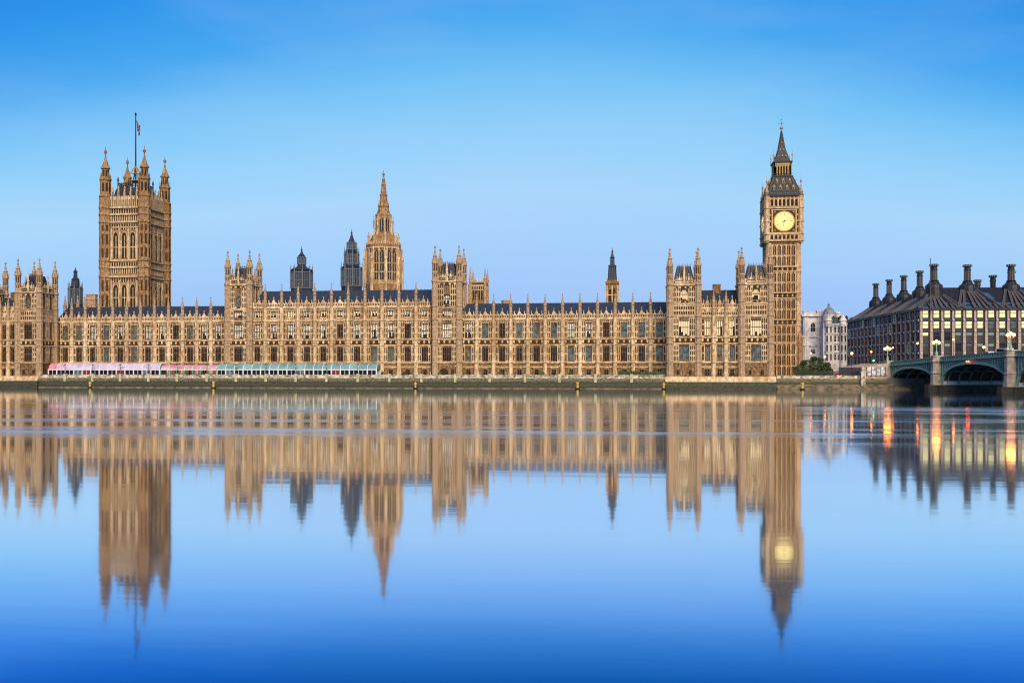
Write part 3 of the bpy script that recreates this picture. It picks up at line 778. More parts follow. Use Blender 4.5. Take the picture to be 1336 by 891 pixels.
    for k in range(4):
        b.M = Matrix.Rotation(k*pi/2, 4, 'Z')
        for y, d, row in ((247, 5.85, (-3.6, -1.2, 1.2, 3.6)), (239.5, 4.75, (-2.4, 0, 2.4))):
            for x in row:
                b.cbox(x, -d+.3, .75, 1.2, Z(y)-.5, Z(y)+.55, 0); b.extr([(x-.5, Z(y)+.55), (x+.5, Z(y)+.55), (x, Z(y)+1.6)], -d-.35, -d+.9, 0)
                b.box(x-.2, x+.2, -d-.33, -d-.3, Z(y)-.3, Z(y)+.5, 1)
    put('dormers', b, [GOLD, OPEN], rt, True)
    b = MB(); b.sq(0, 0, [(Z(233), 3.9), (Z(231.8), 3.95), (Z(231.5), 3.2), (Z(230.5), 3.2)], 2)
    b.sq(0, 0, [(Z(230.4), 2.2), (Z(216), 2.2)], 1)
    for k in range(4):
        b.M = Matrix.Rotation(k*pi/2, 4, 'Z')
        for i in range(7):
            x = -3.05+6.1*i/6; b.box(x-.2, x+.2, -3.25, -2.85, Z(230.5), Z(217), 0)
            if i < 6: b.extr([(x+.2, Z(217)), (x+.2, Z(220.5)), (x+.51, Z(217.7)), (x+.82, Z(220.5)), (x+.82, Z(217))][::-1], -3.15, -2.9, 0)
        b.box(-3.3, 3.3, -3.3, -2.8, Z(217), Z(215), 0)
        b.box(-3.6, 3.6, -3.62, -3.55, Z(229), Z(228.5), 2)
    b.M = Matrix.Identity(4); b.sq(0, 0, [(Z(215), 3.3), (Z(214), 3.7), (Z(213), 3.7), (Z(212), 3.0)], 2)
    put('lantern', b, [GOLD, OPEN, IRON], rt, True)
    b = MB(); b.sq(0, 0, [(Z(212), 2.95), (Z(207), 2.35), (Z(195), 1.28), (Z(183), .6), (Z(170), .16)])
    for k in range(4):
        b.M = Matrix.Rotation(k*pi/2, 4, 'Z')
        for f in (-1, -.5, 0, .5, 1): b.bar((f*2.33, -2.37, Z(207)), (f*1.26, -1.3, Z(195)), .09); b.bar((f*1.26, -1.3, Z(195)), (f*.16, -.2, Z(171)), .08)
    put('spire', b, IRON, rt, True)
    b = MB()
    for k in range(4):
        b.M = Matrix.Rotation(k*pi/2, 4, 'Z')
        for y, r_, row in ((205, 2.45, (-1.3, 0, 1.3)), (196, 1.38, (-.6, .6)), (187, 1.0, (0,))):
            for x in row: b.extr([(x-.22, Z(y)-.3), (x+.22, Z(y)-.3), (x, Z(y)+.6)], -r_-.25, -r_+.3)
    b.M = Matrix.Identity(4)
    for sx in (-1, 1):
        for sy in (-1, 1): b.lathe(sx*3.5, sy*3.5, [(Z(213), .18), (Z(206), .12), (Z(205), .3), (Z(203.5), .1), (Z(199), .04)], 6)
    b.lathe(0, 0, [(Z(172), .22), (Z(169), .2), (Z(168.4), .62), (Z(167), .7), (Z(165.8), .5), (Z(165), .13), (Z(155), .07)], 8)
    b.box(-.9, .9, -.08, .08, Z(161.4), Z(160.6)); b.box(-.08, .08, -.9, .9, Z(161.4), Z(160.6)); b.ball(-.9, 0, Z(161), .2); b.ball(.9, 0, Z(161), .2); b.ball(0, 0, Z(156), .25)
    put('finial', b, GOLD, rt, True)
clock_tower()

# ================================================================= GREAT SQUARE TOWER WITH THE FLAG
def flag_tower():
    Y = 57.0; xl, xr = at(137.7, Y), at(188.4, Y); hs = (xr-xl)/2; X = (xl+xr)/2; g = 3.7
    rt = root('great_tower', (X, Y+hs, g), 'huge square golden stone tower with four corner turrets and a flagpole, left of the palace', 'tower')
    s3 = sc(163, Y)
    def Z(y): return 6.5+(482-y)/s3-g
    b = MB(); b.sq(0, 0, [(0, hs), (Z(270), hs)])
    A = 'arch'
    def archrow(z0, z1, dark=2):
        n = 3; x0, x1 = -hs+3.1, hs-3.1
        for i in range(n):
            x = x0+(x1-x0)*(i+.5)/n; q = (x1-x0)/n*.34
            pts = [(x-q, z0), (x+q, z0), (x+q, z1-q*1.7)]+[(x+q*(1-t**1.7), z1-q*1.7+q*1.7*sin(t*pi/2)) for t in (.25, .5, .75)]+[(x, z1)]+[(x-q*(1-t**1.7), z1-q*1.7+q*1.7*sin(t*pi/2)) for t in (.75, .5, .25)]+[(x-q, z1-q*1.7)]
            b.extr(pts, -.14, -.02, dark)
            for xx in (x,): b.box(xx-.16, xx+.16, -.4, -.141, z0, z1-q*1.2, 1)
            b.box(x-q, x+q, -.36, -.142, z0+(z1-z0)*.42-.18, z0+(z1-z0)*.42+.18, 1)
            # hood and jambs
            for k in range(len(pts)-1):
                if k == 0: continue
                (xa, za), (xb, zb) = pts[k], pts[(k+1)]
                b.bar((xa, -.5, za), (xb, -.5, zb), .34, 1)
            b.bar((pts[-1][0], -.5, pts[-1][1]), (pts[0][0], -.5, pts[0][1]), .34, 1)
        for i in range(n+1):
            x = x0+(x1-x0)*i/n; b.box(x-.36, x+.36, -.8, -.002, z0-1, z1+1.6, 1)
    for k in range(4):
        b.M = Matrix.Rotation(k*pi/2, 4, 'Z') @ Matrix.Translation((0, -hs, 0))
        archrow(Z(401), Z(371)); archrow(Z(337), Z(303))
        b.box(-hs+2.6, hs-2.6, -.1, -.002, Z(357), Z(350), 2); b.box(-hs+2.6, hs-2.6, -.1, -.002, Z(289), Z(281), 2)
        for i in range(13):
            x = -hs+2.8+(2*hs-5.6)*i/12
            b.box(x-.24, x+.24, -.4, -.101, Z(357.5), Z(349.5), 1); b.box(x-.24, x+.24, -.4, -.101, Z(289.5), Z(280.5), 1)
        ribs(b, -hs+2.7, hs-2.7, Z(369), Z(362), step=1.1, w=.3, d=.3, mi=1); ribs(b, -hs+2.7, hs-2.7, Z(301), Z(291.5), step=1.1, w=.3, d=.3, mi=1, cross=1.8)
        ribs(b, -hs+2.7, hs-2.7, Z(348), Z(341.5), step=1.1, w=.3, d=.3, mi=1); ribs(b, -hs+2.7, hs-2.7, Z(279), Z(272), step=1.1, w=.3, d=.3, mi=1)
        for y in (405, 361, 349, 340, 290, 280, 271): b.box(-hs+1.5, hs-1.5, -.95, -.001, Z(y)-.35, Z(y)+.35, 1)
    b.M = Matrix.Identity(4)
    put('tower_body', b, [TSTONE, TTRIM, OPEN], rt, True)
    # parapet: tall pierced battlement with canopied niches
    b = MB()
    for k in range(4):
        b.M = Matrix.Rotation(k*pi/2, 4, 'Z') @ Matrix.Translation((0, -hs, 0))
        z0, z1 = Z(270), Z(256)
        b.box(-hs+2, hs-2, -.5, .3, z0, z1-1.2, 2)
        for i in range(15):
            x = -hs+2.4+(2*hs-4.8)*i/14; t_ = z1 + (1.8 if i % 3 == 1 else 0)
            b.box(x-.22, x+.22, -.75, .4, z0, t_, 1)
            if i % 3 == 1: b.lathe(x, -.2, [(t_, .4), (t_+1.2, .3), (t_+1.4, .45), (t_+2.6, .05)], 6, 1)
        for i in range(8): x = -hs+2.9+(2*hs-5.8)*i/7; b.box(x-.5, x+.5, -.7, .3, z1-1.6, z1-.2, 1)
    b.M = Matrix.Identity(4)
    put('parapet', b, [TSTONE, TTRIM, CARVE_SHADE], rt, True)
    def turret(x, y, ztip):
        b = MB(); R = 2.45
        prof = [(0, R*1.08)]
        for q in (405, 361, 349, 340, 290, 280, 271): prof += [(Z(q)-.6, R), (Z(q)-.35, R*1.17), (Z(q)+.35, R*1.17), (Z(q)+.6, R)]
        r2 = R*.86
        prof += [(Z(258), R), (Z(257), R*1.12), (Z(255), R*1.12), (Z(254), r2), (Z(236), r2*.98), (Z(235), r2*1.2), (Z(233), r2*1.2), (Z(232), r2*.72), (Z(221), r2*.68), (Z(220), r2*.95), (Z(218.5), r2*.95), (Z(217), r2*.66), (Z(212.5), r2*.5), (Z(207), r2*.22), (Z(200.5), r2*.09), (Z(199.5), r2*.26), (Z(197.5), r2*.34), (Z(196), r2*.22), (Z(195), r2*.08), (Z(191), r2*.04)]
        off = ztip
        prof = [(z+(off if z > Z(258) else 0), r) for z, r in prof]
        b.lathe(x, y, prof, 8)
        for k in range(8):
            a = 2*pi*k/8+pi/8; c, s_ = cos(a), sin(a)
            b.bar((x+R*c, y+R*s_, 0), (x+R*c, y+R*s_, Z(258)), .34, 0)
            b.bar((x+r2*c, y+r2*s_, Z(254)+off), (x+r2*c, y+r2*s_, Z(230)+off), .28, 0)
            b.lathe(x+r2*c, y+r2*s_, [(Z(230)+off, .22), (Z(225)+off, .03)], 4)
            b.lathe(x+r2*.72*c, y+r2*.72*s_, [(Z(219)+off, .25), (Z(215)+off, .03)], 4)
            a = 2*pi*k/8; o = b.M; b.M = Matrix.Translation((x, y, 0)) @ Matrix.Rotation(a, 4, 'Z')
            b.box(-.42, .42, -r2*.97, -r2*.5, Z(250)+off, Z(239)+off, 1); b.box(-.3, .3, -r2*.7, -r2*.3, Z(230)+off, Z(222)+off, 1)
            for y0_, y1_ in ((400, 385), (380, 366), (336, 324), (319, 306), (302, 294)): b.box(-.45, .45, -R*.955, -R*.6, Z(y0_), Z(y1_), 2)
            b.M = o
        put('corner_turret', b, [TSTONE, OPEN, CARVE_SHADE], rt, True)
    for sx in (-1, 1):
        for sy in (-1, 1): turret(sx*hs, sy*hs, 0 if sy < 0 else -.6)
    # iron roof lantern that carries the flagpole
    b = MB(); b.sq(0, 0, [(Z(268), hs-1.6), (Z(246), 6), (Z(243), 5.5)])
    for k in range(4):
        b.M = Matrix.Rotation(k*pi/2, 4, 'Z')
        for i in range(9): x = -5.2+10.4*i/8; b.box(x-.15, x+.15, -5.4, -5.1, Z(243), Z(237))
        b.box(-5.4, 5.4, -5.45, -5.05, Z(237.6), Z(236.6)); b.box(-5.4, 5.4, -5.45, -5.05, Z(240.6), Z(240))
        b.lathe(-5.3, -5.3, [(Z(243), .3), (Z(234), .25), (Z(233), .5), (Z(228), .05)], 6)
    put('roof', b, IRON, rt, True)
    b = MB()
    for k in range(4):
        b.M = Matrix.Rotation(k*pi/2+pi/4, 4, 'Z')
        b.bar((6.4, 0, Z(243)), (.25, 0, Z(212)), .45); b.bar((4.2, 0, Z(243)), (3.6, 0, Z(229)), .2)
    b.M = Matrix.Identity(4); b.sq(0, 0, [(Z(232), 2.3), (Z(231), 2.4)]); b.sq(0, 0, [(Z(222), 1.2), (Z(221), 1.3)])
    put('pole_bracing', b, GOLD, rt, True)
    b = MB(); b.lathe(0, 0, [(Z(246), .36), (Z(207), .32), (Z(144), .22), (Z(143.5), .42), (Z(142), .48), (Z(140), .1)], 8)
    put('flagpole', b, BLACK, rt, True)
    # limp union flag
    FB = mat('flag_blue', (.02, .03, .16), .8); FR = mat('flag_red', (.34, .015, .03), .8); FW = mat('flag_white', (.36, .34, .42), .8)
    b = MB(); nu, nv = 30, 18; Wf, Hf = 6.6, 4.2; vs = []; fs = []; ms = []
    for i in range(nu+1):
        for j in range(nv+1):
            u, v = i/nu, j/nv
            x = .25+1.75*(1-math.exp(-2.2*u))+.3*sin(u*11+v*1.5); y = .4*sin(u*19+v*2.2)*(.3+u)
            z = Z(150)-v*Hf*.95-u*3.6*(1-.1*v)
            vs.append((x, y, z))
    for i in range(nu):
        for j in range(nv):
            fs.append((i*(nv+1)+j, i*(nv+1)+j+1, (i+1)*(nv+1)+j+1, (i+1)*(nv+1)+j))
            u, v = (i+.5)/nu-.5, (j+.5)/nv-.5; X_ = u*2; Y_ = v
            m = 0
            d = min(abs(X_/2-Y_), abs(X_/2+Y_))
            if d < .05: m = 1
            elif d < .12: m = 2
            if abs(X_) < .18 or abs(Y_) < .17: m = 2
            if abs(X_) < .11 or abs(Y_) < .1: m = 1
            ms.append(m)
    b.add(vs, fs, ms)
    fl = put('flag', b, [FB, FR, FW], None, M=Matrix.Translation((X, Y+hs, g)))
    tag(fl, 'limp red, white and blue flag hanging from the pole on the great square tower', 'flag')
flag_tower()

# ================================================================= CENTRAL SPIRE AND ROOF TURRETS
def spire_tower():
    Y = 45.0; X = at(500.4, Y); s = sc(500, Y); g = 3.7
    rt = root('spire_tower', (X, Y, g), 'octagonal stone lantern tower tapering to a slender spire behind the central roof', 'tower')
    Z = lambda y: 6.5+(482-y)/s-g
    r = lambda w: w/s/cos(pi/8)
    b = MB(); b.lathe(0, 0, [(0, r(22.5)), (Z(372), r(22)), (Z(366), r(20.5)), (Z(325), r(20)), (Z(323), r(21)), (Z(320.5), r(21)), (Z(319), r(18.5)), (Z(307), r(13.5))], 8)
    ap = 20.2/s
    for k in range(8):
        b.M = Matrix.Rotation(k*pi/4+pi/8*0, 4, 'Z') @ Matrix.Translation((0, -ap, 0)); q = ap*math.tan(pi/8)
        for i in (-1, 1):
            x = i*q*.42; w = q*.30
            z0, z1 = Z(369), Z(328)
            pts = [(x-w, z0), (x+w, z0), (x+w, z1-1.4), (x+w*.6, z1-.5), (x, z1), (x-w*.6, z1-.5), (x-w, z1-1.4)]
            b.extr(pts, -.16, .4, 2)
            b.box(x-.07, x+.07, -.4, -.161, z0, z1-1, 1)
            for zz in (.3, .58): b.box(x-w, x+w, -.36, -.162, z0+(z1-z0)*zz-.16, z0+(z1-z0)*zz+.16, 1)
        for x in (-q*.86, 0, q*.86): b.box(x-.2, x+.2, -.55, .3, Z(371), Z(325), 1)
        b.box(-q, q, -.5, .3, Z(326), Z(324), 1); b.box(-q, q, -.6, .3, Z(372), Z(370.5), 1)
        for i in range(5): x = -q+2*q*(i+.5)/5; b.box(x-.18, x+.18, -.5, -.1, Z(321), Z(317), 1)
    b.M = Matrix.Identity(4)
    put('octagon', b, [TSTONE, TTRIM, VOIDB], rt, True)
    def pin(x, y, za, zb, r0, parent=rt):
        b = MB(); L = zb-za
        b.lathe(x, y, [(za, r0), (za+L*.7, r0*.85), (za+L*.72, r0*1.25), (za+L*.76, r0*.8), (za+L*.9, r0*.3), (za+L*.92, r0*.6), (za+L*.94, r0*.2), (zb, .03)], 6); return b
    for k in range(8):
        a = k*pi/4+pi/8
        x, y = cos(a), sin(a)
        b = pin(x*24.3/s, y*24.3/s, Z(385), Z(322), .62); b.bar((x*24/s, y*24/s, Z(345)), (x*20.5/s, y*20.5/s, Z(330)), .4)
        b.bar((x*24/s, y*24/s, Z(368)), (x*20.5/s, y*20.5/s, Z(355)), .4); put('buttress_pinnacle', b, TRIM, rt, True)
        b = pin(x*19.5/s, y*19.5/s, Z(326), Z(303), .5); b.bar((x*19.5/s, y*19.5/s, Z(318)), (x*12.5/s, y*12.5/s, Z(303)), .35); put('buttress_pinnacle', b, TRIM, rt, True)
        b = pin(x*12.7/s, y*12.7/s, Z(312), Z(281), .38); b.bar((x*12.7/s, y*12.7/s, Z(292)), (x*9/s, y*9/s, Z(287)), .3); put('buttress_pinnacle', b, TRIM, rt, True)
    b = MB(); b.lathe(0, 0, [(Z(307), r(11.8)), (Z(305), r(12)), (Z(304), r(9.5)), (Z(283), r(9)), (Z(282), r(10)), (Z(280.5), r(10)), (Z(279), r(8)), (Z(271), r(6)), (Z(270), r(7)), (Z(268.5), r(6.6)), (Z(267.5), r(4.6))], 8)
    ap = 9.3/s
    for k in range(8):
        b.M = Matrix.Rotation(k*pi/4, 4, 'Z') @ Matrix.Translation((0, -ap, 0)); q = ap*math.tan(pi/8)
        b.extr([(-q*.6, Z(303)), (q*.6, Z(303)), (q*.6, Z(288)), (0, Z(285.5)), (-q*.6, Z(288))], -.12, .3, 2)
        b.box(-.08, .08, -.3, -.121, Z(303), Z(287), 1)
        for x in (-q*.92, q*.92): b.box(x-.16, x+.16, -.35, .3, Z(304), Z(282), 1)
        b.extr([(-q*.5, Z(270)), (q*.5, Z(270)), (0, Z(264))], 9.3/s-6.6/s-.1, 9.3/s-6.6/s+.25, 1)
    b.M = Matrix.Identity(4)
    put('lantern', b, [TSTONE, TTRIM, VOIDB], rt, True)
    b = MB(); b.lathe(0, 0, [(Z(268), r(5.2)), (Z(256), r(4.0)), (Z(255.5), r(4.8)), (Z(254), r(4.6)), (Z(253.5), r(3.7)), (Z(242), r(2.4)), (Z(241.5), r(2.9)), (Z(240.5), r(2.3)), (Z(229), r(.8)), (Z(228.5), r(1.6)), (Z(227), r(1.5)), (Z(226), r(.4)), (Z(222.5), r(.2))], 8)
    for k in range(8):
        a = k*pi/4+pi/8
        for j in range(9):
            f = (j+.5)/10; z = Z(268)+(Z(229)-Z(268))*f; rr = r(5.1)*(1-f)+r(.9)*f; b.ball(rr*cos(a), rr*sin(a), z, .2, n=4)
    put('spire', b, TSTONE, rt, True)
spire_tower()

def iron_turret(px, Y, prof, label, louvre=None, n=8, m=None, name='roof_turret', extra=None):
    X = at(px, Y); s = sc(px, Y); zb = 6.5+(482-prof[0][0])/s
    rt = root(name, (X, Y, zb-12), label, 'roof turret')
    P = [(6.5+(482-y)/s-(zb-12), w/s/(cos(pi/n) if n != 4 else .9)) for y, w in prof]
    b = MB(); b.lathe(0, 0, [(0, P[0][1])]+P, n)
    put('turret_body', b, m or IRON, rt, True)
    if louvre:
        LM = mat('pale_louvre_iron', (.12, .15, .20), .5)
        for (y0, y1, w, cnt) in louvre:
            b = MB()
            z0 = 6.5+(482-y0)/s-(zb-12); z1 = 6.5+(482-y1)/s-(zb-12); ap = w/s
            for k in range(n):
                b.M = Matrix.Rotation(k*2*pi/n, 4, 'Z') @ Matrix.Translation((0, -ap, 0)); q = ap*math.tan(pi/n)
                for i in range(cnt+1):
                    x = -q+2*q*i/cnt; b.box(x-.09, x+.09, -.22, .25, z0, z1)
                b.box(-q, q, -.28, .2, z1-.2, z1+.1); b.box(-q, q, -.28, .2, z0-.1, z0+.2); b.box(-q, q, -.2, .2, (z0+z1)/2-.08, (z0+z1)/2+.08)
                for sx in (-1,):
                    if w > 7: b.lathe(sx*q, -.1, [(z0, .3), (z1, .28), (z1+.3, .42), (z1+.7, .2), (z1+1.9, .13), (z1+2.0, .26), (z1+2.3, .1), (z1+3.4, .02)], 6)
            put('louvres', b, LM, rt, True)
    return rt
iron_turret(458.8, 24, [(392, 12.6), (349.8, 12), (349, 13), (347.5, 9), (330, 7.6), (329, 8.6), (327, 5.8), (317, 4.6), (316.5, 5.4), (315, 3.6), (309, 1.7), (304.5, .7), (304, 1.3), (303, .5), (299, .15)],
            'tall dark iron ventilation turret just left of the stone spire', [(374, 352, 12.2, 4), (345, 333, 8.3, 3), (326, 317, 5.4, 2)])
iron_turret(393.6, 22, [(392, 13), (381, 13.4), (379, 12.6), (354, 12.2), (353, 13.4), (351.5, 12.6), (350, 8.5), (348.5, 6.2), (346, 4.6), (335, 4.2), (334.5, 4.9), (333, 3.2), (329.5, 1.3), (326.5, .7), (326, 1.3), (325, .5), (321, .15)],
            'squat dark iron ventilation turret with small lantern above the central roof', [(377, 356, 12.6, 4), (345, 336, 4.8, 2)])
iron_turret(98.4, 30, [(404, 8.6), (376, 7.2), (375, 7.8), (373.5, 5.2), (366, 4.4), (365, 4.8), (362, 2.4), (356, 2), (355, 2.6), (352, .8), (348.5, .2)],
            'small dark iron turret left of the great square tower', [(397, 378, 7.6, 3)])
# stone turret with slate cap over the northern wing
Y = 34; X = at(798.9, Y); s = sc(799, Y); rt = root('stone_turret', (X, Y, 3.7), 'slim square stone turret with tall dark slate cap behind the right wing', 'roof turret')
Z = lambda y: 6.5+(482-y)/s-3.7
b = MB(); b.sq(0, 0, [(0, 7.6/s), (Z(372), 7.6/s), (Z(371), 8.6/s), (Z(368.5), 8.6/s), (Z(367.5), 7.8/s), (Z(366), 7.8/s)])
for k in range(4):
    b.M = Matrix.Rotation(k*pi/2, 4, 'Z') @ Matrix.Translation((0, -7.6/s, 0))
    for x in (-.75, .75): b.box(x-.5, x+.5, -.04, -.002, Z(394), Z(378), 2)
    for x in (-1.9, 0, 1.9): b.box(x-.18, x+.18, -.25, -.002, Z(396), Z(373), 1)
    b.box(-1.9, 1.9, -.22, -.05, Z(386), Z(385), 1)
    b.cbox(-2.1, .15, .5, .5, Z(368), Z(363), 1)
put('tower_body', b, [STONE, TRIM, OPEN], rt, True)
b = MB(); b.sq(0, 0, [(Z(368), 5.6/s), (Z(348.5), 4.4/s), (Z(348), 5.2/s), (Z(346.5), 5.2/s), (Z(346), 3/s), (Z(337), 2.6/s), (Z(336.5), 3.2/s), (Z(335.5), 2.4/s), (Z(330), 1/s), (Z(328), 1.3/s), (Z(326.5), .4/s), (Z(323), .15/s)])
for k in range(4):
    b.M = Matrix.Rotation(k*pi/2, 4, 'Z')
    for f in (-1, -.33, .33, 1): b.bar((f*5.4/s, -5.6/s, Z(368)), (f*4.3/s, -4.5/s, Z(348.5)), .16)
put('slate_cap', b, IRON, rt, True)
# stone tower with pinnacles behind the right-hand central tower
Y = 50; X = at(625, Y); s = sc(625, Y); rt = root('battlemented_tower', (X, Y, 3.7), 'small square battlemented stone tower behind the right-hand tower of the central block', 'tower')
Z = lambda y: 6.5+(482-y)/s-3.7; h = 9.6/s
b = MB(); b.sq(0, 0, [(0, h), (Z(372), h), (Z(371), h+.3), (Z(369.5), h+.3), (Z(369), h)])
for k in range(4):
    b.M = Matrix.Rotation(k*pi/2, 4, 'Z') @ Matrix.Translation((0, -h, 0))
    for x in (-1.2, 1.2): b.box(x-.75, x+.75, -.05, -.002, Z(392), Z(380), 2); b.box(x-.07, x+.07, -.15, -.051, Z(392), Z(380), 1)
    for i in range(5): x = -2.4+4.8*i/4; b.box(x-.3, x+.3, -.2, .4, Z(369), Z(365), 1)
    ribs(b, -2.6, 2.6, Z(379), Z(373), mi=1)
put('tower_body', b, [STONE, TRIM, OPEN], rt, True)
for sx in (-1, 1):
    for sy in (-1, 1):
        b = MB(); b.lathe(sx*h, sy*h, [(0, .7), (Z(366), .6), (Z(365), .8), (Z(363), .5), (Z(355), .25), (Z(348.5), .04)], 8); put('pinnacle', b, PINN, rt, True)
# octagonal chimney and small turrets left of the great tower
def chimney(px, Y, y0, y1, w, label, name='stone_chimney', n=8, spire=False):
    X = at(px, Y); s = sc(px, Y); z1 = 6.5+(482-y1)/s; b = MB(); R = w/s
    z0 = 6.5+(482-y0)/s-8
    if spire: prof = [(z0, R), (z1-4.6, R), (z1-4.3, R*1.3), (z1-4, R*.9), (z1-2.6, R*.6), (z1-1, R*.2), (z1-.8, R*.5), (z1, .03)]
    else: prof = [(z0, R), (z1-2.4, R), (z1-2.2, R*1.12), (z1-1.8, R), (z1-.5, R), (z1-.4, R*1.1), (z1, R*1.05), (z1+.01, R*.7)]
    b.lathe(X, Y, prof, n)
    for k in range(n):
        a = 2*pi*k/n+pi/n; b.bar((X+R*cos(a), Y+R*sin(a), z0), (X+R*cos(a), Y+R*sin(a), z1-(4.6 if spire else .5)), .18)
    return tag(put(name, b, PINN), label, 'chimney' if not spire else 'roof turret')
chimney(120, 26, 402, 384, 6.6, 'stout round stone chimney at the foot of the great square tower')
chimney(85, 22, 402, 385, 2.2, 'slim stone turret rising from the roof beside the left pavilion', 'stone_turret', spire=True)
chimney(101.5, 20, 402, 385, 2.2, 'slim stone turret in front of the small dark iron turret', 'stone_turret', spire=True)
chimney(110.5, 20, 402, 386, 2.0, 'slim stone turret just left of the stout round chimney', 'stone_turret', spire=True)
chimney(612.5, 30, 396, 371, 1.9, 'pale slim chimney close behind the right-hand tower of the central block')
chimney(661, 26, 400, 392, 7, 'low broad stone chimney above the right wing roof near the centre')

# ================================================================= TERRACE: MARQUEES, LAMPS, HEDGES, PEOPLE
def marquee(pa, pb, ytop, label, roofcols, wall_cols, open_side=False, bay=3.2, glass=G_DARK):
    Ya, Yb = -10.2, -4.6; xa, xb = at(pa, Ya), at(pb, Ya); g = 3.7; s = sc((pa+pb)/2, Ya)
    rt = root('marquee', ((xa+xb)/2, (Ya+Yb)/2, g), label, 'marquee')
    ze = 6.5+(482-481.7)/s; zt = 6.5+(482-ytop)/s+.3
    mats = [mat('marquee_fabric', c, .45, var=.22, vscale=.5, bump=.5, bscale=.9) for c in roofcols]
    b = MB(); n = max(2, round((xb-xa)/bay))
    for i in range(n):
        a = xa+(xb-xa)*i/n; c = xa+(xb-xa)*(i+1)/n
        mi = min(i, len(mats)-1) if len(mats) > 2 else (i*7 % 3 == 0)*1
        b.extx([(Ya, ze), (Ya+.5, ze+(zt-ze)*.55), (Ya+1.4, zt-.25), ((Ya+Yb)/2, zt), (Yb-1.4, zt-.25), (Yb-.5, ze+(zt-ze)*.55), (Yb, ze)], a+.03, c-.03, mi)
        b.extx([(Ya-.03, ze-.0), (Ya+.47, ze+(zt-ze)*.55+.03), (Ya+1.37, zt-.22), ((Ya+Yb)/2, zt+.05), (Yb-1.37, zt-.2), (Yb+.03, ze), (Yb-1.5, zt-.35), ((Ya+Yb)/2, zt-.1), (Ya+1.5, zt-.35)], c-.08, c+.08, len(mats))
    b.box(xa, xb, Ya-.04, Ya+.02, ze-.32, ze+.02, len(mats)); mats = mats+[mat('marquee_seam', (.72, .72, .76), .5)]
    put('canopy', b, mats, rt)
    WHT = mat('marquee_frame_paint', wall_cols[0], .5)
    for i in range(n+1):
        x = xa+(xb-xa)*i/n; b = MB(); b.box(x-.2, x+.2, Ya+.0, Ya+.2, g, ze); put('post', b, WHT, rt)
    if not open_side:
        for i in range(n):
            a = xa+(xb-xa)*i/n+.12; c = xa+(xb-xa)*(i+1)/n-.12
            gl = random.choice([G_DARK, G_DARK, G_BLUE, G_DARK])
            if random.random() < .07: gl = mat('dark_red_curtain', (.16, .02, .05), .8)
            b = MB(); b.box(a, c, Ya+.08, Ya+.13, g+.9, ze-.35, 1); b.box(a, c, Ya+.06, Ya+.15, g, g+.9, 0)
            b.box((a+c)/2-.07, (a+c)/2+.07, Ya+.03, Ya+.08, g+.9, ze-.35, 0)
            put('window_panel', b, [WHT, gl], rt)
        b = MB(); b.box(xa, xb, Yb-.1, Yb, g, ze); put('rear_panel', b, WHT, rt)
    return rt
marquee(63, 208, 474.6, 'long lilac marquee with pink left end, glazed front, on the left of the terrace', [(.58, .24, .34), (.54, .38, .56), (.50, .46, .70)], [(.7, .7, .72)])
marquee(209.5, 282, 477.0, 'low open-sided pink marquee between the lilac and turquoise ones', [(.50, .27, .38), (.52, .33, .46)], [(.10, .28, .30)], open_side=True)
marquee(283, 491, 475.4, 'long turquoise marquee with white-framed glazed front, left of centre', [(.13, .31, .38), (.19, .38, .45)], [(.72, .76, .76)])

LAMPG = mat('lamp_glass', (.5, .5, .45), .4)
ORD = ['first', 'second', 'third', 'fourth', 'fifth', 'sixth', 'seventh', 'eighth', 'ninth', 'tenth', 'eleventh', 'twelfth', 'thirteenth', 'fourteenth', 'fifteenth', 'sixteenth', 'seventeenth', 'eighteenth', 'nineteenth']
def lamp_meshes():
    b = MB(); b.lathe(0, 0, [(0, .22), (.25, .22), (.35, .12), (.9, .09), (1.0, .14), (1.1, .08), (2.35, .06)], 8)
    b.box(-.3, .3, -.03, .03, 2.0, 2.06)
    p = b.mesh('lamp_post', [BLACK])
    b = MB(); b.lathe(0, 0, [(2.35, .1), (2.45, .2), (3.0, .3)], 6, 1); b.lathe(0, 0, [(3.0, .34), (3.1, .3), (3.3, .1), (3.45, .04), (3.6, .02)], 6, 0)
    return p, b.mesh('lantern', [BLACK, LAMPG])
LP, LL = lamp_meshes()
def ctx(px):
    if px < 65: return 'left of the marquees'
    if px < 210: return 'in front of the lilac marquee'
    if px < 283: return 'in front of the pink marquee'
    if px < 495: return 'in front of the turquoise marquee'
    if px < 600: return 'on the open terrace below the central block'
    return 'on the river wall before the right wing'
for i, px in enumerate(LAMPX):
    r_ = root('terrace_lamp', (at(px, -11.5), -11.5, 5.0), 'black lantern lamp, %s from the left, %s' % (ORD[i], ctx(px)), 'lamp post', 'lamps along the river wall')
    inst('post', LP, r_, Matrix.Identity(4), True); inst('lantern', LL, r_, Matrix.Identity(4), True)

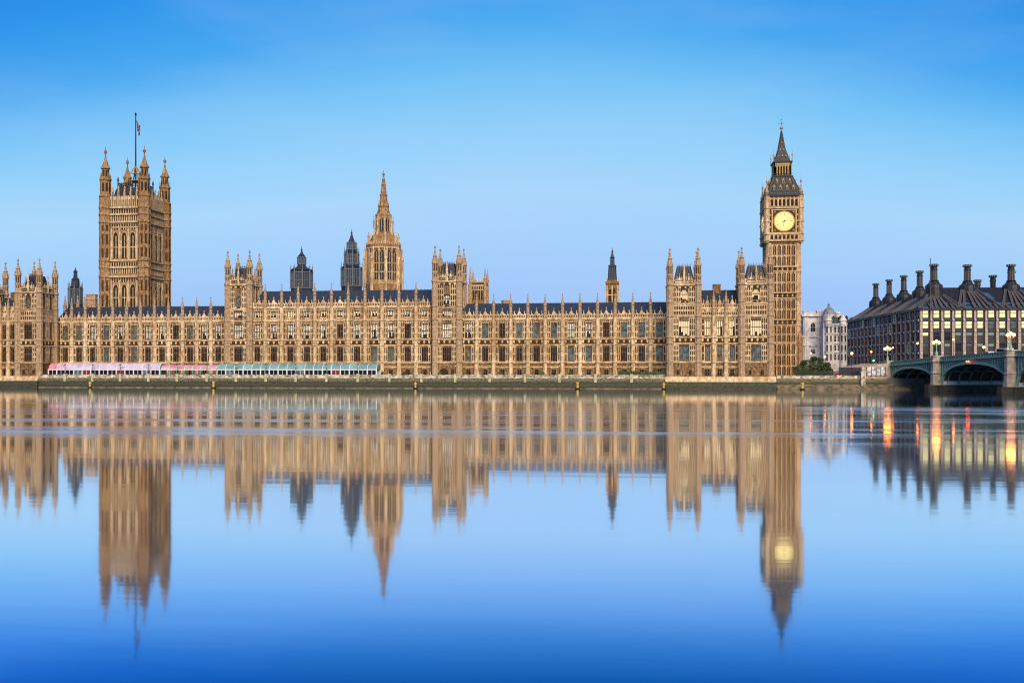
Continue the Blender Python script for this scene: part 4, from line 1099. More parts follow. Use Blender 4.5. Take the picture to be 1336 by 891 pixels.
LEAF = mat('dark_leaves', (.055, .10, .032), .7, var=.7, vscale=.55)
def leaf_cloud(name, blobs, n, size, label, cat, group=None, mats=None, boxy=False):
    b = MB()
    for _ in range(n):
        cx, cy, cz, rx, ry, rz = random.choice(blobs)
        while True:
            p = Vector((random.uniform(-1, 1), random.uniform(-1, 1), random.uniform(-1, 1)))
            if boxy or p.length < 1: break
        if not boxy: p = p.normalized()*(p.length**.35)
        c = Vector((cx+p.x*rx, cy+p.y*ry, cz+p.z*rz)); s = size*random.uniform(.5, 1.2)
        u = Vector((random.gauss(0, 1), random.gauss(0, 1), random.gauss(0, 1))).normalized(); v = u.cross(Vector((random.gauss(0, 1), random.gauss(0, 1), random.gauss(0, 1)))).normalized()
        b.add([c-u*s, c+v*s*.6, c+u*s, c-v*s*.6], [(0, 1, 2, 3)])
    return b
def hedge(pa, pb, Y, z0, z1, label, name='hedge', cat='hedge'):
    xa, xb = at(pa, Y), at(pb, Y); w = xb-xa
    n = max(1, int(w/1.1)); bl = [(xa+w*(i+.5)/n, Y, (z0+z1)/2, max(.5, w/n*.65), .6, (z1-z0)/2*random.uniform(.85, 1.15)) for i in range(n)]
    b = leaf_cloud(name, bl, int(260*max(1, w)), .13, None, None)
    b.box(xa+.25, xb-.25, Y-.3, Y+.3, z0-.2, z1-.45)
    return tag(put(name, b, LEAF), label, cat)
hedge(806, 866.5, -10.4, 3.7, 6.1, 'long clipped green hedge on the terrace beside the right-hand pavilion')
for px, w, lb in ((499, 4, 'small round green bush just right of the turquoise marquee'), (528, 6, 'dark green bush on the terrace left of the central tower'),
                  (574, 5, 'green bush beside the dark arched door of the central tower'), (610, 3, 'green bush on the terrace just right of the central tower'),
                  (654, 5, 'dark shrub under a small window at the start of the right wing'), (707, 8, 'low green shrub on the terrace, second on the right wing'), (745, 4, 'tiny green shrub halfway along the right wing')):
    hedge(px-w/2, px+w/2, -10.2, 3.7, 5.9, lb, 'shrub', 'bush')
b = MB(); X = at(579, -1.3)
b.extr([(X-1.6, 3.7), (X+1.6, 3.7), (X+1.6, 5.6), (X+1.1, 6.5), (X, 7.0), (X-1.1, 6.5), (X-1.6, 5.6)], -1.42, -1.22)
put('arched_door', b, OPEN, pal)

def person(px, Y, zg, coat, label, seed=0):
    sk = [((0, 0, .95), .15), ((0, 0, 1.2), .17), ((0, 0, 1.42), .16), ((0, 0, 1.52), .06), ((0, -.02, 1.68), .1),
          ((-.1, 0, .9), .1), ((-.12, .05, .48), .065), ((-.12, 0, .06), .05), ((.1, 0, .9), .1), ((.13, -.12, .48), .065), ((.13, -.1, .06), .05),
          ((-.2, 0, 1.4), .06), ((-.26, .02, 1.12), .045), ((-.24, -.08, .86), .035), ((.2, 0, 1.4), .06), ((.27, 0, 1.12), .045), ((.25, -.14, .9), .035)]
    ed = [(0, 1), (1, 2), (2, 3), (3, 4), (0, 5), (5, 6), (6, 7), (0, 8), (8, 9), (9, 10), (2, 11), (11, 12), (12, 13), (2, 14), (14, 15), (15, 16)]
    me = bpy.data.meshes.new('person'); me.from_pydata([p for p, r in sk], ed, []); me.materials.append(coat)
    o = bpy.data.objects.new('person', me); COL.objects.link(o); o.location = (at(px, Y), Y, zg)
    o.rotation_euler = (0, 0, seed)
    md = o.modifiers.new('skin', 'SKIN')
    for i, (p, r) in enumerate(sk): me.skin_vertices[0].data[i].radius = (r, r)
    me.skin_vertices[0].data[0].use_root = True
    o.modifiers.new('sub', 'SUBSURF').levels = 1
    tag(o, label, 'person')
person(557.5, -10.3, 4.1, mat('red_coat', (.45, .04, .03), .8), 'person in a red coat behind the parapet, left of the central tower', .4)
person(561.5, -10.3, 4.1, mat('white_shirt', (.6, .6, .6), .8), 'person in a white top behind the parapet, beside the one in red', 1.9)

# yellow channel markers in the river
YEL = mat('yellow_buoy_paint', (.60, .42, .12), .5)
for i, (px, lb) in enumerate(((117.5, 'small yellow buoy with pointed top, leftmost along the river wall'), (278.5, 'yellow buoy under the right end of the pink marquee'), (542, 'yellow buoy below the middle of the central block'), (753.5, 'yellow buoy under the middle of the right wing'),
                              (866, 'yellow buoy at the corner of the right-hand pavilion wall'), (1047, 'yellow buoy before the embankment foreshore right of the clock tower'))):
    Y = -15.5; r_ = root('buoy', (at(px, Y), Y, 0), lb, 'buoy', 'yellow buoys moored along the wall'); r_.scale = (.8, .8, .85)
    b = MB(); b.lathe(0, 0, [(-.3, .9), (.25, 1.05), (.5, .7)], 12); put('float', b, BLACK, r_, True)
    b = MB(); b.lathe(0, 0, [(.5, .42), (1.5, .36), (1.6, .62), (2.3, .62), (2.4, .3), (2.7, .05)] if i % 2 == 0 else [(.5, .5), (2.0, .42), (2.1, .66), (2.7, .66), (2.75, .2)], 10); put('marker', b, YEL, r_, True)

# ================================================================= EMBANKMENT RIGHT OF THE CLOCK TOWER
EW = at(1012, -8)+.35; EE = at(1157, -8)
ew = root('embankment_wall', ((EW+EE)/2, -8, 0), 'low stained stone embankment wall between the palace and the bridge', 'river wall')
b = MB(); b.extx([(-7.41, -1), (-7.41, 3.3), (-8.0, 3.3), (-8.3, -1)], EW, EE); b.box(EW, EE, -8.2, -7.42, 3.3, 3.6); put('wall', b, WALLM, ew)
b = MB(); b.box(EW, at(1125, -8), -7.95, -7.42, 3.6, 4.3); b.box(EW, at(1125, -8), -8.1, -7.35, 4.3, 4.55); put('parapet', b, GRANITE, ew)
# railings
xa, xb = at(1036, -2), at(1121, -2)
rl = root('railing', ((xa+xb)/2, -2, 3.7), 'black iron railings in front of the bushy tree beside the clock tower', 'railing')
b = MB(); n = 110
for i in range(n): x = xa+(xb-xa)*i/(n-1); b.box(x-.05, x+.05, -2.05, -1.95, 3.7, 6.0)
b.box(xa, xb, -2.06, -1.94, 5.6, 5.7); b.box(xa, xb, -2.06, -1.94, 4.0, 4.1); put('bars', b, BLACK, rl)
# tree
def tree(px, Y, z0, blobs, n, label, name='tree'):
    X = at(px, Y); r_ = root(name, (X, Y, z0), label, 'tree')
    b = MB(); b.lathe(0, 0, [(0, .45), (1.5, .34), (3.2, .22)], 8)
    for (cx, cy, cz, *_r) in blobs: b.bar((0, 0, 1.6), (cx*.8, cy*.8, cz), .22, w2=.07)
    put('trunk', b, mat('bark', (.07, .05, .035), .9, var=.3), r_, True)
    b = leaf_cloud('crown', blobs, n, .30, None, None)
    put('crown', b, LEAF, r_, True); return r_
bl = [(-4.2, 0, 2.3, 2.3, 2.2, 2.0), (-1.8, 0, 4.0, 2.6, 2.2, 2.1), (1.2, 0, 4.6, 2.6, 2.3, 2.3), (3.8, .3, 3.2, 2.3, 2.2, 2.1), (5.2, 0, 1.9, 1.6, 1.8, 1.6), (0, -1, 2.3, 3.6, 2, 2.0), (-3.0, .2, 5.0, 1.0, .9, .9), (.3, .2, 6.4, 1.1, 1.0, .8), (2.6, 0, 5.9, .9, .9, .8), (4.9, .1, 4.4, .9, .9, .7), (-5.6, 0, 2.9, .9, .9, .8), (-3, -1, 1.6, 2.5, 2, 1.5), (3, -1, 1.6, 2.5, 2, 1.5)]
tree(1060.5, 2.6, 3.7, bl, 9000, 'low bushy dark green tree right of the clock tower base')

# ================================================================= WHITE BUILDINGS
WSTONE = mat('portland_stone', (.66, .65, .68), .8, var=.25, vscale=.7, bump=.2, dirt=(.6, .62, .68))
LEAD = mat('grey_lead_dome', (.22, .26, .34), .5, var=.3, vscale=.6)
def white_corner():
    Y = 120; xa, xb = at(1047, Y), at(1074.5, Y); s = sc(1060, Y); g = 3.7
    r_ = root('government_building', ((xa+xb)/2, Y, g), 'white classical stone block with battlement-like corners behind the clock tower', 'building')
    Z = lambda y: 6.5+(482-y)/s
    b = MB(Matrix.Translation(((xa+xb)/2, Y, 0))); h = (xb-xa)/2-.4
    rows(b, -h, h, g, Z(439), [(-1.0, 1.0, Z(462), Z(455)), ], .8)
    rows(b, -h, h, Z(439), Z(413), [(-1.1, 1.1, Z(433), Z(421))], .8)
    b.box(-h, h, .8, 18, g, Z(413))
    for y in (439, 450): b.box(-h-.4, h+.4, -.6, -.001, Z(y)-.35, Z(y)+.35)
    b.box(-h-.8, h+.8, -1.0, 18.5, Z(413), Z(411))
    for x in (-h+.9, -2.4, 2.4, h-.9): b.box(x-.45, x+.45, -.45, -.002, g, Z(413.2))
    b.box(-h+.2, h-.2, -.2, .5, Z(411), Z(409.5))
    for x in (-h+1.3, h-1.3): b.box(x-1.3, x+1.3, -.5, 2, Z(411), Z(406.5)); b.box(x-1.5, x+1.5, -.7, 2.2, Z(406.5), Z(405.5))
    for i in range(6): x = -h+3+(2*h-6)*i/5; b.lathe(x, .1, [(Z(409.5), .25), (Z(408), .35), (Z(407), .15)], 6)
    b.extr([(-1.8, Z(452)), (1.8, Z(452)), (0, Z(449.5))], -.5, -.01)
    put('wall', b, WSTONE, r_)
    for (x, z0, z1, w) in ((0, 462, 455, 2), (0, 433, 421, 2.2)):
        inst('window', window_mesh(w, Z(z1)-Z(z0), 2, (.5,), G_DARK, arch=(z0 == 433), fm=WSTONE), r_, Matrix.Translation(((xa+xb)/2+x, Y, Z(z0))))
white_corner()
def domed():
    Y = 112; g = 3.7; xa, xb = at(1074, Y), at(1104.5, Y); s = sc(1090, Y); cx = (xa+xb)/2
    r_ = root('domed_building', (cx, Y, g), 'grey-white stone building with small grey dome and mansard roof, left of the dark office block', 'building')
    Z = lambda y: 6.5+(482-y)/s
    b = MB(Matrix.Translation((cx, Y, 0))); h = (xb-xa)/2
    wins = []
    rowsz = ((470, 462), (458, 450), (446, 438), (434, 426))
    cols = [-h+1.5+i*(2*h-3)/4 for i in range(5)]
    zz0 = g
    for (a, c) in rowsz:
        top = Z(c)+.8
        rows(b, -h, h, zz0, top, [(x-.62, x+.62, Z(a), Z(c)) for x in cols], .7)
        for x in cols: wins.append((x, Z(a), Z(c)))
        b.box(-h-.25, h+.25, -.45, -.001, top-.2, top+.15); zz0 = top
    b.box(-h, h, .7, 22, g, zz0)
    b.box(-h-.3, h+.3, -.6, .2, zz0+.15, zz0+.6)
    for x in (-h+.3, -h+4.1, h-.3): b.box(x-.4, x+.4, -.5, -.002, g, zz0)
    put('wall', b, WSTONE, r_)
    for x, z0, z1 in wins: inst('window', window_mesh(1.24, z1-z0, 2, (.5,), G_DARK, fm=WSTONE), r_, Matrix.Translation((cx+x, Y, z0)))
    b = MB(Matrix.Translation((cx, Y, 0))); b.extx([(.3, zz0+.1), (2.2, zz0+3.6), (12, zz0+4.4), (21, zz0+.1)], -h+5.0, h)
    for x in (-1.0, 2.0, 4.6): b.cbox(x+.6, 1.2, 1.2, 1.4, zz0+.8, zz0+3.2); b.extr([(x-.2, zz0+3.2), (x+1.4, zz0+3.2), (x+.6, zz0+4.2)], .3, 2)
    put('mansard_roof', b, SLATE, r_)
    b = MB(); x = at(1082, Y+3); y = Y+4
    b.lathe(x, y, [(zz0-1, 8.3/s), (Z(411.5), 8/s), (Z(411), 8.7/s), (Z(410), 8.7/s)], 16)
    put('drum', b, WSTONE, r_)
    b = MB(); b.lathe(x, y, [(Z(410), 7.6/s), (Z(406.5), 7.2/s), (Z(403.5), 5.8/s), (Z(401.5), 3.8/s), (Z(400.6), 2/s), (Z(400), 1.7/s), (Z(396.8), 1.6/s), (Z(396.4), 2.2/s), (Z(395.6), 1.2/s), (Z(394), .2/s)], 16)
    for k in range(8):
        a = k*pi/4
        b.bar((x+7.6/s*cos(a), y+7.6/s*sin(a), Z(410)), (x+5.9/s*cos(a), y+5.9/s*sin(a), Z(403.5)), .3); b.bar((x+5.9/s*cos(a), y+5.9/s*sin(a), Z(403.5)), (x+2/s*cos(a), y+2/s*sin(a), Z(400.6)), .3)
    put('dome', b, LEAD, r_)
    for x_, w_ in ((cx-h+2.2, 1.7), (cx+h-1.6, 1.5)):      # rounded corner turrets standing proud of the front
        b = MB(); b.lathe(x_, Y-.2, [(g, w_), (zz0-1, w_), (zz0-.8, w_+.3), (zz0-.3, w_+.3), (zz0-.2, w_), (zz0+1.6, w_*.95), (zz0+1.7, w_+.2), (zz0+2.1, w_+.1), (zz0+3.2, w_*.6), (zz0+4.2, .2), (zz0+4.8, .05)], 12)
        for q_ in ((470, 462), (458, 450), (446, 438), (434, 426)):
            b.lathe(x_, Y-.2, [(Z(q_[1])+.9, w_+.22), (Z(q_[1])+1.2, w_+.22)], 12)
            for an in (-.5, .5): b.cbox(x_+(w_+.0)*sin(an), Y-.2-w_*cos(an), .55, .5, Z(q_[0]), Z(q_[1]), 1)
        put('corner_turret', b, [WSTONE, G_DARK], r_)
    b = MB(); x = at(1094.5, Y+2); b.cbox(x, Y+3, 2.0, 1.6, zz0, Z(409)); b.cbox(x, Y+3, 2.4, 2.0, Z(409), Z(407.5)); b.cbox(x-.4, Y+3, .4, .4, Z(407.5), Z(406)); b.cbox(x+.4, Y+3, .4, .4, Z(407.5), Z(406)); put('chimney', b, WSTONE, r_)
domed()

# ================================================================= DARK OFFICE BLOCK
def office():
    f = 372.0; X, Y = byf(1200.5, f); g = 5.0; rz = radians(3.85)
    r_ = root('office_block', (X, Y, g), 'dark office block with ribbed bronze roof, tall chimneys and lit windows behind the bridge', 'building', rz=rz)
    BRZ = mat('dark_bronze_roof', (.026, .029, .040), .45, var=.3, vscale=.8, bump=.3, metal=.25)
    DUCT = mat('bronze_duct', (.085, .088, .105), .45, var=.3, vscale=1.2, metal=.2)
    PIER = mat('pinkish_sandstone_pier', (.38, .305, .30), .8, var=.2, vscale=1.0)
    SPN = mat('dark_spandrel', (.03, .03, .036), .4)
    WHT = mat('white_aluminium', (.6, .6, .64), .4)
    GL = mat('office_glass_lit', (.5, .5, .3), .4, emit=(1.0, .95, .45), es=.66); GL2 = mat('office_glass_dim', (.12, .2, .19), .3, emit=(.4, .75, .62), es=.10)
    GB = mat('office_glass_blue', (.06, .10, .14), .1, var=.5, vscale=.5, spec=.8); SKYL = mat('skylight_glass', (.08, .25, .5), .08, spec=1.0, metal=.6)
    s = F_PX/f; Z = lambda y: 6.5+(482-y)/s-g
    Lx, Ly = 62.0, 100.0
    ze = Z(404); fh = 14.35/s
    b = MB(); b.box(.6, Lx, .6, Ly, 0, ze-.01); put('core', b, SPN, r_, True)
    nR = 15; pR = Lx/nR; nL = 18; pL = Ly/nL
    faces = [(Matrix.Identity(4), nR, pR, 'R'), (Matrix.Translation((0, Ly, 0)) @ Matrix.Rotation(-pi/2, 4, 'Z'), nL, pL, 'L')]
    for M, n, p, kind in faces:
        for i in range(n+1):
            b = MB(M); x = i*p
            if kind == 'R' and i == 0: x += .3
            if kind == 'L' and i == n: x -= .3
            w = .55 if kind == 'R' else .34
            pj = 1 if kind == 'R' else .45
            for j in range(7):
                z = ze-fh*(j+1)+.2; b.box(x-.26, x+.26, -.72, -.505, z-.26, z+.26, 1)
            b.box(x-w, x+w, -.5*pj, .59, 0, ze-2*fh-.6); b.box(x-w*.85, x+w*.85, -.4*pj, .59, ze-2*fh-.6, ze-fh*1-.5); b.box(x-w*.7, x+w*.7, -.3*pj, .59, ze-fh-.5, ze-.3)
            put('pier', b, [PIER, WHT], r_, True)
        # spandrels + junction knobs
        b = MB(M); c = MB(M)
        for j in range(7):
            z = ze-fh*(j+1)+.2
            b.box(0, n*p, .1, .58, z-.35, z+.35)
            for i in range(n+1): (c.box(i*p-.28, i*p+.28, -.72, -.52, z-.28, z+.28) if 0 < i < n else None)
        put('spandrel', b, SPN, r_, True)
        for j in range(6):
            for i in range(n):
                zb, zt = ze-fh*(j+1)+.56, ze-fh*j-.16-.0
                if j > 0: zt = ze-fh*j-.16
                x0, x1 = i*p+.62, (i+1)*p-.62; tops = kind == 'R' and j >= 1
                rr = random.random()
                if kind == 'R':
                    m = GL if j == 0 else (GL if j == 1 and rr < .8 else (GL2 if rr < .45 else (G_DARK if rr < .8 else GB)))
                    if j == 0 and rr < .04: m = GL2
                    if i == 0 and j < 3: m = GL
                else: m = GB if rr < .55 else (G_DARK if rr < .9 else GL2)
                key = ('ow', round(x1-x0, 2), round(zt-zb, 2), m.name, rr < .5, kind, min(j, 3))
                if key not in _wc:
                    q = MB(); W_ = x1-x0; H_ = zt-zb
                    if kind == 'R':              # glass bay narrower than its dark bronze frame
                        lo_ = (.16, .22, .55, .55)[min(j, 3)]*H_ if m is not G_DARK else 0
                        q.box(0, W_, .36, .42, 0, H_, 0); q.box(W_*.13, W_*.87, .34, .358, lo_+.05, H_*.93, 1)
                        q.box(0, W_*.13, .05, .34, 0, H_, 0); q.box(W_*.87, W_, .05, .34, 0, H_, 0); q.box(W_*.13, W_*.87, .1, .34, 0, H_*.1, 0)
                    else: q.box(0, W_, .35, .42, 0, H_, 1)
                    q.box(W_/2-.05, W_/2+.05, .2, .338, H_*.1, H_, 0) if kind == 'L' else None; q.box(W_*.13, W_*.87, .15, .338, H_*.62-.12, H_*.62+.12, 0)
                    if rr < .5 and kind == 'L': q.box(.05, W_-.05, .30, .345, 0, H_*.25, 0)
                    (q.box(0, W_, -.05, .3, -.16, 0.0, 2) if kind == 'L' else None)
                    _wc[key] = q.mesh('window', [SPN, m, WHT])
                inst('window', _wc[key], r_, M @ Matrix.Translation((x0, 0, zb)), True)
    # roof: eaves band then steep slope to the ridge
    zr = ze+(403-372.7)/s*1.06; sb = 13.0
    b = MB()
    v = [(-.4, -.4, ze), (Lx, -.4, ze), (Lx, Ly, ze), (-.4, Ly, ze), (sb, sb, zr), (Lx, sb, zr), (Lx, Ly-sb*.3, zr), (sb, Ly-sb*.3, zr)]
    b.add(v, [(0, 1, 5, 4), (3, 0, 4, 7), (4, 5, 6, 7), (1, 2, 6, 5), (2, 3, 7, 6), (3, 2, 1, 0)]); b.box(-.6, Lx, -.6, -.41, ze-.3, ze+.5)
    b.box(-.6, -.41, -.6, Ly, ze-.3, ze+.5)
    put('roof', b, BRZ, r_, True)
    # skylights between the ducts
    sl = (zr-ze)/(sb+.4)
    def onR(x, d): return (x, -.4+d, ze+sl*d+.12)
    def onL(y, d): return (-.4+d, y, ze+sl*d+.12)
    def pane(P):
        a = MB(); nrm = (Vector(P[1])-Vector(P[0])).cross(Vector(P[3])-Vector(P[0])).normalized()*.06
        Q_ = [Vector(p)+nrm for p in P]; a.add([tuple(p) for p in P]+[tuple(p) for p in Q_], [(0, 1, 2, 3), (7, 6, 5, 4), (1, 0, 4, 5), (2, 1, 5, 6), (3, 2, 6, 7), (0, 3, 7, 4)])
        put('skylight', a, SKYL, r_, True)
    for i in range(nR):
        x0, x1 = i*pR+.9, (i+1)*pR-.9
        for d0, d1 in ((.5, 1.8), (2.7, 3.8)): pane([onR(x0, d0), onR(x1, d0), onR(x1, d1), onR(x0, d1)])
    for i in range(nL):
        y0, y1 = i*pL+1.2, (i+1)*pL-1.2
        pane([onL(y0, .6), onL(y0, 1.8), onL(y1, 1.8), onL(y1, .6)])
        if i in (4, 9): pane([onL(y0, 4.5), onL(y0, 8.5), onL(y1, 8.5), onL(y1, 4.5)])
    for k in range(4):
        f = k*1.7; pane([onR(24+f, 6), onR(25.5+f, 6), onR(24.2+f, 9.8), onR(22.7+f, 9.8)])
    # raised eaves box that runs round the foot of the roof, with a stub at every pier
    for P in [(onR(i*pR, -.2), onR(i*pR, 3.0)) for i in range(nR+1)]+[(onL(i*pL, -.2), onL(i*pL, 3.0)) for i in range(1, nL+1)]:
        b = MB(); b.bar(*P, .95); put('eaves_duct', b, DUCT, r_, True)
    # chimneys with ducts that fan down the slope
    ch = [(sb-4.5, sb-4.0, 1.0), (sb+9.6, sb-1, 1.0), (sb+26.5, sb-1, 1.0), (sb+43, sb-1, 1.0)]
    for cx_, cy_, k in ch:
        b = MB(); xr = 7.6
        for i in range(7):
            xe = round((cx_-xr+2*xr*i/6)/pR*2)*pR/2
            if xe < 0: continue
            a = Vector((xe, -.35, ze+.25)); t_ = Vector((cx_+(i-3)*.75, cy_-.5, ze+sl*(cy_+.4)+.2)); b.bar(a, t_, 1.05, w2=.8)
        if cx_ < sb:
            for i in range(7):
                ye = cy_-xr+2*xr*i/6+1
                if ye < 0: continue
                b.bar((-.35, ye, ze+.25), (cx_-.5, cy_+(i-3)*.75, ze+sl*(cx_+.4)+.2), 1.05, w2=.8)
        put('duct_fan', b, DUCT, r_, True)
    for j in range(4):
        cy_ = sb+16+19.5*j; b = MB()
        for i in range(7):
            ye = cy_-8+16*i/6; b.bar((-.35, ye, ze+.25), (sb-5, cy_+(i-3)*.8, ze+sl*(sb-4.6)+.2), 1.05, w2=.8)
        put('duct_fan', b, DUCT, r_, True); ch.append((sb-3, cy_, .92))
    SEAM = mat('pale_roof_seam', (.15, .155, .18), .45)
    for fan in [o for o in list(bpy.data.objects) if o.name.startswith('duct_fan')]:
        vs = [Vector(v.co) for v in fan.data.vertices]; b = MB()
        for k in range(0, len(vs), 8):
            up = Vector((0, 0, 1)); p = sum(vs[k:k+4], Vector())/4; q = sum(vs[k+4:k+8], Vector())/4
            d = (q-p).normalized(); sd_ = d.cross(up).normalized(); n_ = sd_.cross(d).normalized()
            for f in (-.38, .38): b.bar(p+n_*.56+sd_*f, q+n_*.44+sd_*f*.75, .10)
            L_ = (q-p).length
            for m_ in range(1, int(L_/1.6)): c_ = p+(q-p)*(m_*1.6/L_)+n_*.55; b.bar(c_-sd_*.4, c_+sd_*.4, .09)
        put('duct_seams', b, SEAM, fan, True)
    def stack(x, y, zb, zt, w, cone=True):
        b = MB()
        if cone: b.lathe(x, y, [(zb-4, w*2.9), (zb, w*2.75), (zb+1.0, w*2.6), (zb+1.6, w*1.9), (zb+2.6, w*1.35), (zb+2.8, w*1.6), (zb+3.1, w*1.05)], 12)
        b.lathe(x, y, [(zb+(3.1 if cone else -2), w), (zt-2.4, w*.95), (zt-2.3, w*1.12), (zt-1.9, w*1.12), (zt-1.8, w*.95), (zt-1.0, w*.95), (zt-.9, w*1.3), (zt, w*1.35), (zt+.01, w*.8)], 12)
        c = put('chimney', b, BRZ, r_, True)
        b = MB()
        for k in range(12):
            a = 2*pi*k/12; b.bar((x+w*1.03*cos(a), y+w*1.03*sin(a), zb+3), (x+w*.98*cos(a), y+w*.98*sin(a), zt-2.4), .16)
            if cone: b.bar((x+w*2.7*cos(a), y+w*2.7*sin(a), zb+.2), (x+w*1.95*cos(a), y+w*1.95*sin(a), zb+1.6), .12)
            b.cbox(x+w*1.32*cos(a), y+w*1.32*sin(a), .35, .35, zt-.75, zt-.2)
        put('chimney_ribs', b, mat('chimney_cap_metal', (.3, .3, .33), .4) if False else SEAM, c, True)
    zt0 = zr+ (372.7-344.5)/s*1.07
    for cx_, cy_, k in ch: stack(cx_, cy_, zr-.4 if k == 1 else zr-1.2, zt0 if k == 1 else zt0-.6, 1.22*k)
    stack(sb+16.4, sb+6, zr, zr+3.6, 1.1, False); stack(sb+23.3, sb+8, zr, zr+5.6, 1.1, False); stack(sb+31.6, sb+10, zr, zr+7.4, 1.1, False)
    b = MB(); b.bar((sb-9.5, sb-14, ze-2), (sb-9.5, sb-14, zt0+1.2), .3, n=6); put('mast', b, DUCT, r_, True)
office()

# ================================================================= BRIDGE
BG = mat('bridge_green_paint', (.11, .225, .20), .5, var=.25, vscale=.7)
PWALL = mat('brightened_pier_wall', (.66, .72, .70), .7, var=.2, vscale=.4)  # pale stone lightened further to offset the shade under the deck
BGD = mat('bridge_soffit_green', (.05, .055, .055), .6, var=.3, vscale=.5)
BGL = mat('bridge_light_green_paint', (.22, .40, .345), .5, var=.2, vscale=1)
PST = mat('bridge_pier_granite', (.42, .36, .31), .8, var=.35, vscale=.8, bump=.3)
WETS = mat('wet_dark_stone', (.045, .045, .035), .5, var=.5, vscale=.6, bump=.6)
ROAD = mat('asphalt', (.05, .05, .05), .9, var=.2)
LAMPW = mat('warm_lamp_globe', (1, .8, .5), .4, emit=(1.0, .25, .025), es=26)
AX, AY = byf(1160, 314.0); A_ANG = math.atan2(-.962, .272)
def bridge():
    r_ = root('bridge', (AX, AY, 0), 'green cast-iron arch bridge on stone piers reaching in from the right', 'bridge', rz=A_ANG)
    Wd = 25.0
    piers = [0, 27.2, 61, 97, 134, 171, 207, 240]
    def deck(q): return 8.2+3.4*(1-((q-120)/150)**2) if True else 0
    def dk(q): return 7.75+ 3.9*(1-((122-q)/122)**2) + .0
    dk0 = lambda q: {0: 8.2}.get(q, dk(q))
    def D(q): return 7.85+3.1*(1-((122-q)/122)**2) if q <= 244 else 7.85
    PW = 1.6
    for i in range(len(piers)-1):
        a, c = piers[i]+(PW if i else .6), piers[i+1]-PW; n = 28; zs = 2.3; zc = D((a+c)/2)-1.6
        X = [a+(c-a)*k/n for k in range(n+1)]
        def za(x): t = (x-(a+c)/2)/((c-a)/2); return zs+(zc-zs)*sqrt(max(0, 1-abs(t)**2.3))
        for face, y0, y1 in ((0, .25, .55), (1, Wd-.55, Wd-.25)):
            b = MB(); fs = []
            vs = []
            for x in X: z = za(x)+.45; T = D(x)-.3; vs += [(x, y0, min(z, T-.02)), (x, y0, T), (x, y1, min(z, T-.02)), (x, y1, T)]
            for k in range(n):
                p = 4*k; q = p+4; fs += [(p, q, q+1, p+1), (p+2, p+3, q+3, q+2), (p+1, q+1, q+3, p+3), (p, p+2, q+2, q)]
            b.add(vs, fs); put('spandrel', b, BG, r_, True)
            # arch ring
            b = MB(); ys = (-.1, .8) if face == 0 else (Wd-.8, Wd+.1); vs = []; fs = []
            for x in X:
                z = za(x); vs += [(x, ys[0], z-.1), (x, ys[0], z+.6), (x, ys[1], z-.1), (x, ys[1], z+.6)]
            for k in range(n):
                p = 4*k; q = p+4; fs += [(p, q, q+1, p+1), (p+2, p+3, q+3, q+2), (p+1, q+1, q+3, p+3), (p, p+2, q+2, q)]
            b.add(vs, fs); put('arch_ring', b, BGL, r_, True)
            if face == 0:                          # cusped tracery in the spandrels
                for sgn in (-1, 1):
                    b = MB()
                    for k in range(6):
                        x = (a+.9+k*1.15) if sgn < 0 else (c-.9-k*1.15); z0 = za(x)+.8; z1 = D(x)-.55
                        if z1-z0 < .35: break
                        b.box(x-.1, x+.1, .02, .24, z0, z1)
                        rr = min(.42, (z1-z0)*.3)
                        for m_ in range(8):
                            t0, t1 = 2*pi*m_/8, 2*pi*(m_+1)/8; xc = x+(.55 if sgn < 0 else -.55); zc_ = z1-rr-.05
                            if xc < a+.3 or xc > c-.3: continue
                            b.bar((xc+rr*cos(t0), .12, zc_+rr*sin(t0)), (xc+rr*cos(t1), .12, zc_+rr*sin(t1)), .1)
                    if b.v: put('tracery', b, BGL, r_, True)
        # soffit with ribs
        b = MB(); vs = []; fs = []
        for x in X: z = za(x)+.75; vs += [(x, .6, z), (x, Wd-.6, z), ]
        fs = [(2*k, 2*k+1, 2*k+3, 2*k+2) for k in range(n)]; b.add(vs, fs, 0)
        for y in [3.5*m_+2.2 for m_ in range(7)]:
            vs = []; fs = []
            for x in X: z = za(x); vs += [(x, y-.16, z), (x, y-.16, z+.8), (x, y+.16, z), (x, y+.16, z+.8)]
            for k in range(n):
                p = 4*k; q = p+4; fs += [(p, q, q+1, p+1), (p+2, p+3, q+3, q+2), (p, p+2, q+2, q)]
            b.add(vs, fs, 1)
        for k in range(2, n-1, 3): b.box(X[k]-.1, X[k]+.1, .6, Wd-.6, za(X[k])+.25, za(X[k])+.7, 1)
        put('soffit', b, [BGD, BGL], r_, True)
    # deck, cornice, parapet
    segs = 80; Q = [-6+252*k/segs for k in range(segs+1)]
    b = MB(); c = MB(); d = MB(); c2 = MB(); d2 = MB()
    for q0, q1 in zip(Q[:-1], Q[1:]):
        z0, z1 = D(max(q0, 0)), D(max(q1, 0))
        def slab(mb, y0, y1, lo, hi, mi=0):
            mb.add([(q0, y0, z0+lo), (q1, y0, z1+lo), (q1, y1, z1+lo), (q0, y1, z0+lo), (q0, y0, z0+hi), (q1, y0, z1+hi), (q1, y1, z1+hi), (q0, y1, z0+hi)],
                   [(0, 3, 2, 1), (4, 5, 6, 7), (0, 1, 5, 4), (2, 3, 7, 6)], mi)
        slab(b, .9, Wd-.9, -.45, .0); slab(b, .9, 4.2, .001, .14, 1); slab(b, Wd-4.2, Wd-.9, .001, .14, 1)
        slab(c, -.35, .89, -.32, 0); slab(c2, Wd-.89, Wd+.35, -.32, 0)
        slab(d, .05, .30, .0, .95, 0); slab(d2, Wd-.30, Wd-.05, .0, .95, 0)
